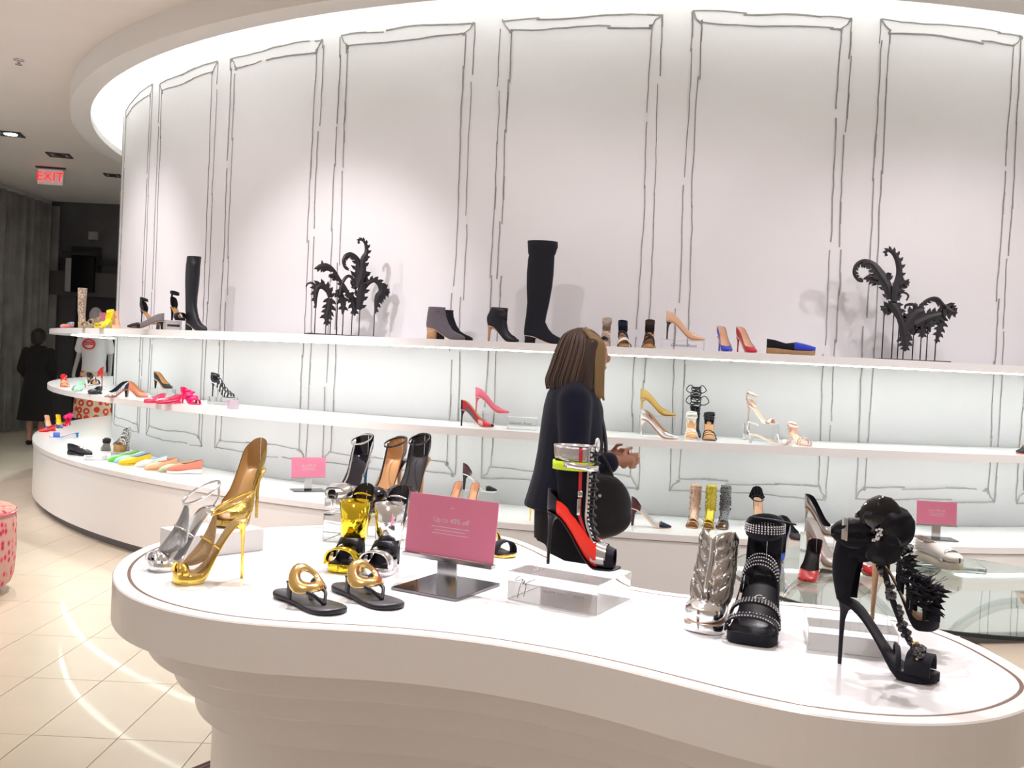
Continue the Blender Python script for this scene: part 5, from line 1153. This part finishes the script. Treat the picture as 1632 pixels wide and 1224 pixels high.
blob('trousers', P, M('black_trousers', (.010, .010, .016), .9, bump=(300, .3)), t, .012, 5)
for s in (-1, 1):
    an = V((-.05 if s < 0 else .04, s*.09, .09)); blob('shoe', [('c', an + V((-.03, 0, -.055)), an + V((.15, 0, -.066)), .036, .024), ('e', an + V((.04, 0, -.06)), V((.12, .038, .035)))], BLACKL, t, .008, 3)
H = [('e', V((-.005, .005, 1.575)), V((.108, .098, .105))), ('l', [ell((-.045, 0, 1.405), .105, .125), ell((-.045, 0, 1.43), .115, .128), ell((-.03, 0, 1.50), .108, .118), ell((-.012, .003, 1.58), .105, .104), ell((-.005, .005, 1.65), .07, .07)]),
     ('c', V((.035, -.085, 1.60)), V((.025, -.10, 1.41)), .032, .022)]
blob('hair', H, HAIR, t, .008, 4)
q = random.Random(5); bs = [NB(), NB()]
for k in range(120):
    a = PI*q.uniform(.42, 1.75); ca, sa = math.cos(a), math.sin(a); z0 = 1.672 + q.uniform(-.006, .003); zb = 1.405 + q.uniform(-.012, .015)
    pts = spline([V((-.004 + .02*ca, .004 + .02*sa, z0)), V((-.008 + .078*ca, .004 + .073*sa, 1.645)), V((-.014 + .107*ca, .003 + .104*sa, 1.575)), V((-.032 + .112*ca, .119*sa, 1.50)), V((-.046 + .116*ca, .129*sa, 1.44)), V((-.048 + .108*ca, .124*sa, zb))], 4)
    tube(bs[0 if q.random() < .7 else 1], pts, [.0045*(1-.6*i/len(pts)) for i in range(len(pts))], 5)
obj('hair_strands', bs[0], HAIR, t)['kind'] = 'stuff'; obj('light_strands', bs[1], M('light_brown_hair', (.15, .10, .075), .45), t)['kind'] = 'stuff'
bm = NB()
for k in range(7):
    o = k*.006; pts = spline([V((.0+.008*k, -.055-.004*k, 1.672-.006*k)), V((.045+.006*k, -.094, 1.60)), V((.055+.005*k, -.108+.002*k, 1.50)), V((.055+.006*k, -.104+.003*k, 1.42-.005*k)), V((.06+.006*k, -.095, 1.36+.008*(k % 3)))], 6); tube(bm, pts, [.011*(1-.75*i/len(pts)) + .002 for i in range(len(pts))], 7)
obj('blonde_lock', bm, BLOND, t)
bm = NB(); tube(bm, [V((.07, -.075, 1.62)), V((.085, -.082, 1.635)), V((.10, -.06, 1.63))], .009, 8); obj('sunglasses', bm, BLACKL, t)
bag = thing('handbag', 'round black leather handbag hanging from the woman\'s forearm', 'handbag', (wp.x, 4.35, 0))
blob('bag_body', [('e', V((.075, -.285, .92)), V((.145, .055, .145))), ('e', V((.075, -.285, .88)), V((.15, .06, .10)))], BLACKL, bag, .010, 4)
bm = NB(); tube(bm, spline([V((.0, -.29, 1.03)), V((.01, -.275, 1.11)), V((.04, -.23, 1.165)), V((.10, -.27, 1.11)), V((.14, -.29, 1.02))], 7), .007, 7); obj('bag_handle', bm, BLACKL, bag)
bm = NB(); sphere(bm, V((.075, -.342, .97)), .009, 8, 6); obj('clasp', bm, STEEL, bag)
# dark figure in the passage, seen from behind
dp = atY(60, 600, 14.0); t = thing('person', 'person with short dark hair in a black dress, seen from behind in the passage', 'person', (dp.x, 14.0, 0))
B = [('e', V((.0, 0, 1.57)), V((.075, .09, .11))), ('c', V((0, 0, 1.38)), V((0, 0, 1.5)), .06, .05), ('e', V((0, .085, 1.55)), V((.012, .02, .02))), ('l', [ell((0, 0, .85), .15, .11), ell((0, 0, 1.05), .13, .10), ell((0, 0, 1.3), .16, .11), ell((0, 0, 1.42), .08, .06)])]
for s in (-1, 1):
    wr = V((s*.20, .10, .98)); B += [('c', V((s*.17, 0, 1.36)), V((s*.23, -.02, 1.10)), .048, .042), ('c', V((s*.23, -.02, 1.10)), wr, .04, .028)]
    hand(B, wr, V((-.2*s, .8, -.3)), s)
    B += [('c', V((s*.085, 0, .86)), V((s*.085, 0, .48)), .085, .058), ('c', V((s*.085, 0, .48)), V((s*.08, -.02, .09)), .058, .035), ('c', V((s*.08, -.03, .045)), V((s*.085, .13, .03)), .034, .026)]
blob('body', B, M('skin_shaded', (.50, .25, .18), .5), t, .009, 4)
D = [('l', [ell((0, 0, .36), .27, .20), ell((0, 0, .6), .24, .18), ell((0, 0, .9), .20, .15), ell((0, 0, 1.08), .165, .125), ell((0, 0, 1.28), .195, .135), ell((0, 0, 1.38), .19, .11), ell((0, 0, 1.45), .08, .07)])]
for s in (-1, 1): D += [('c', V((s*.175, 0, 1.35)), V((s*.235, -.02, 1.10)), .07, .06), ('c', V((s*.235, -.02, 1.10)), V((s*.21, .07, 1.0)), .058, .045)]
blob('dress', D, M('black_dress', (.012, .011, .013), .9), t, .014, 5)
blob('hair', [('e', V((0, -.01, 1.585)), V((.105, .105, .115))), ('e', V((0, -.05, 1.52)), V((.09, .06, .08)))], DHAIR, t, .01, 4)
for s in (-1, 1): blob('shoe', [('c', V((s*.08, -.04, .04)), V((s*.085, .15, .03)), .038, .028)], BLACKL, t, .008, 3)
# mannequin with a printed shirt and skirt
mp_ = atY(149, 600, 13.6); t = thing('mannequin', 'grey headed mannequin in a white printed shirt and red patterned skirt', 'mannequin', (mp_.x, 13.6, 0))
MAN = M('grey_mannequin', (.42, .40, .42), .5)
bm = NB(); cyl(bm, [(.30, 0), (.31, .02), (.31, .17), (.30, .18)], 40); obj('plinth', bm, M('grey_plinth', (.12, .11, .12), .5), t)
B = [('e', V((0, 0, 1.90)), V((.085, .10, .125))), ('c', V((0, 0, 1.66)), V((0, 0, 1.82)), .055, .05), ('l', [ell((0, 0, 1.05), .15, .11), ell((0, 0, 1.25), .12, .09), ell((0, 0, 1.5), .15, .11), ell((0, 0, 1.66), .14, .08), ell((0, 0, 1.70), .07, .06)])]
for s in (-1, 1):
    wr = V((s*.25, -.05, 1.12)); B += [('c', V((s*.16, 0, 1.62)), V((s*.22, .02, 1.36)), .045, .038), ('c', V((s*.22, .02, 1.36)), wr, .036, .026), ('c', V((s*.085, 0, 1.08)), V((s*.09, 0, .68)), .085, .055), ('c', V((s*.09, 0, .68)), V((s*.09, 0, .28)), .052, .034), ('c', V((s*.09, .02, .22)), V((s*.095, -.12, .205)), .033, .024)]
    hand(B, wr, V((0, -.3, -.9)) + V((.01, 0, 0)), s)
blob('figure', B, MAN, t, .010, 4)
T = [('l', [ell((0, 0, 1.10), .17, .135), ell((0, 0, 1.25), .16, .125), ell((0, 0, 1.5), .185, .14), ell((0, 0, 1.63), .18, .105), ell((0, 0, 1.70), .085, .07)])]
for s in (-1, 1): T += [('c', V((s*.165, 0, 1.61)), V((s*.215, .01, 1.43)), .068, .066)]
blob('shirt', T, M('white_jersey', (.80, .79, .83), .8, bump=(20, .3)), t, .012, 5)
bm = NB(); RP = M('red_print', (.75, .03, .04), .6)
pts = [V((.082*math.cos(2*PI*j/28)-.02, -.143-.0*j, 1.50+.066*math.sin(2*PI*j/28))) for j in range(28)]; band(bm, pts, V((0, 1, 0)), .02, .018, True)
for dz in (.022, -.006): tube(bm, [V((-.075, -.146, 1.50+dz)), V((-.02, -.15, 1.507+dz)), V((.035, -.146, 1.50+dz))], .009, 5)
obj('shirt_print', bm, RP, t)
SK = M('red_ring_print_fabric', (.75, .55, .42), .8); nt = SK.node_tree; tc = nt.nodes.new('ShaderNodeTexCoord'); vo = nt.nodes.new('ShaderNodeTexVoronoi'); vo.inputs['Scale'].default_value = 9; vo.inputs['Randomness'].default_value = .45
rr = nt.nodes.new('ShaderNodeValToRGB'); cr = rr.color_ramp; cr.interpolation = 'CONSTANT'; cr.elements[0].position = 0; cr.elements[0].color = (.74, .56, .42, 1); cr.elements[1].position = .18; cr.elements[1].color = (.72, .05, .02, 1); e = cr.elements.new(.42); e.color = (.74, .56, .42, 1)
nt.links.new(tc.outputs['Object'], vo.inputs['Vector']); nt.links.new(vo.outputs['Distance'], rr.inputs[0]); nt.links.new(rr.outputs[0], nt.nodes['Principled BSDF'].inputs[0])
blob('skirt', [('l', [ell((0, 0, .46), .27, .20), ell((0, 0, .7), .25, .19), ell((0, 0, .95), .22, .17), ell((0, 0, 1.14), .165, .13)])], SK, t, .014, 4)
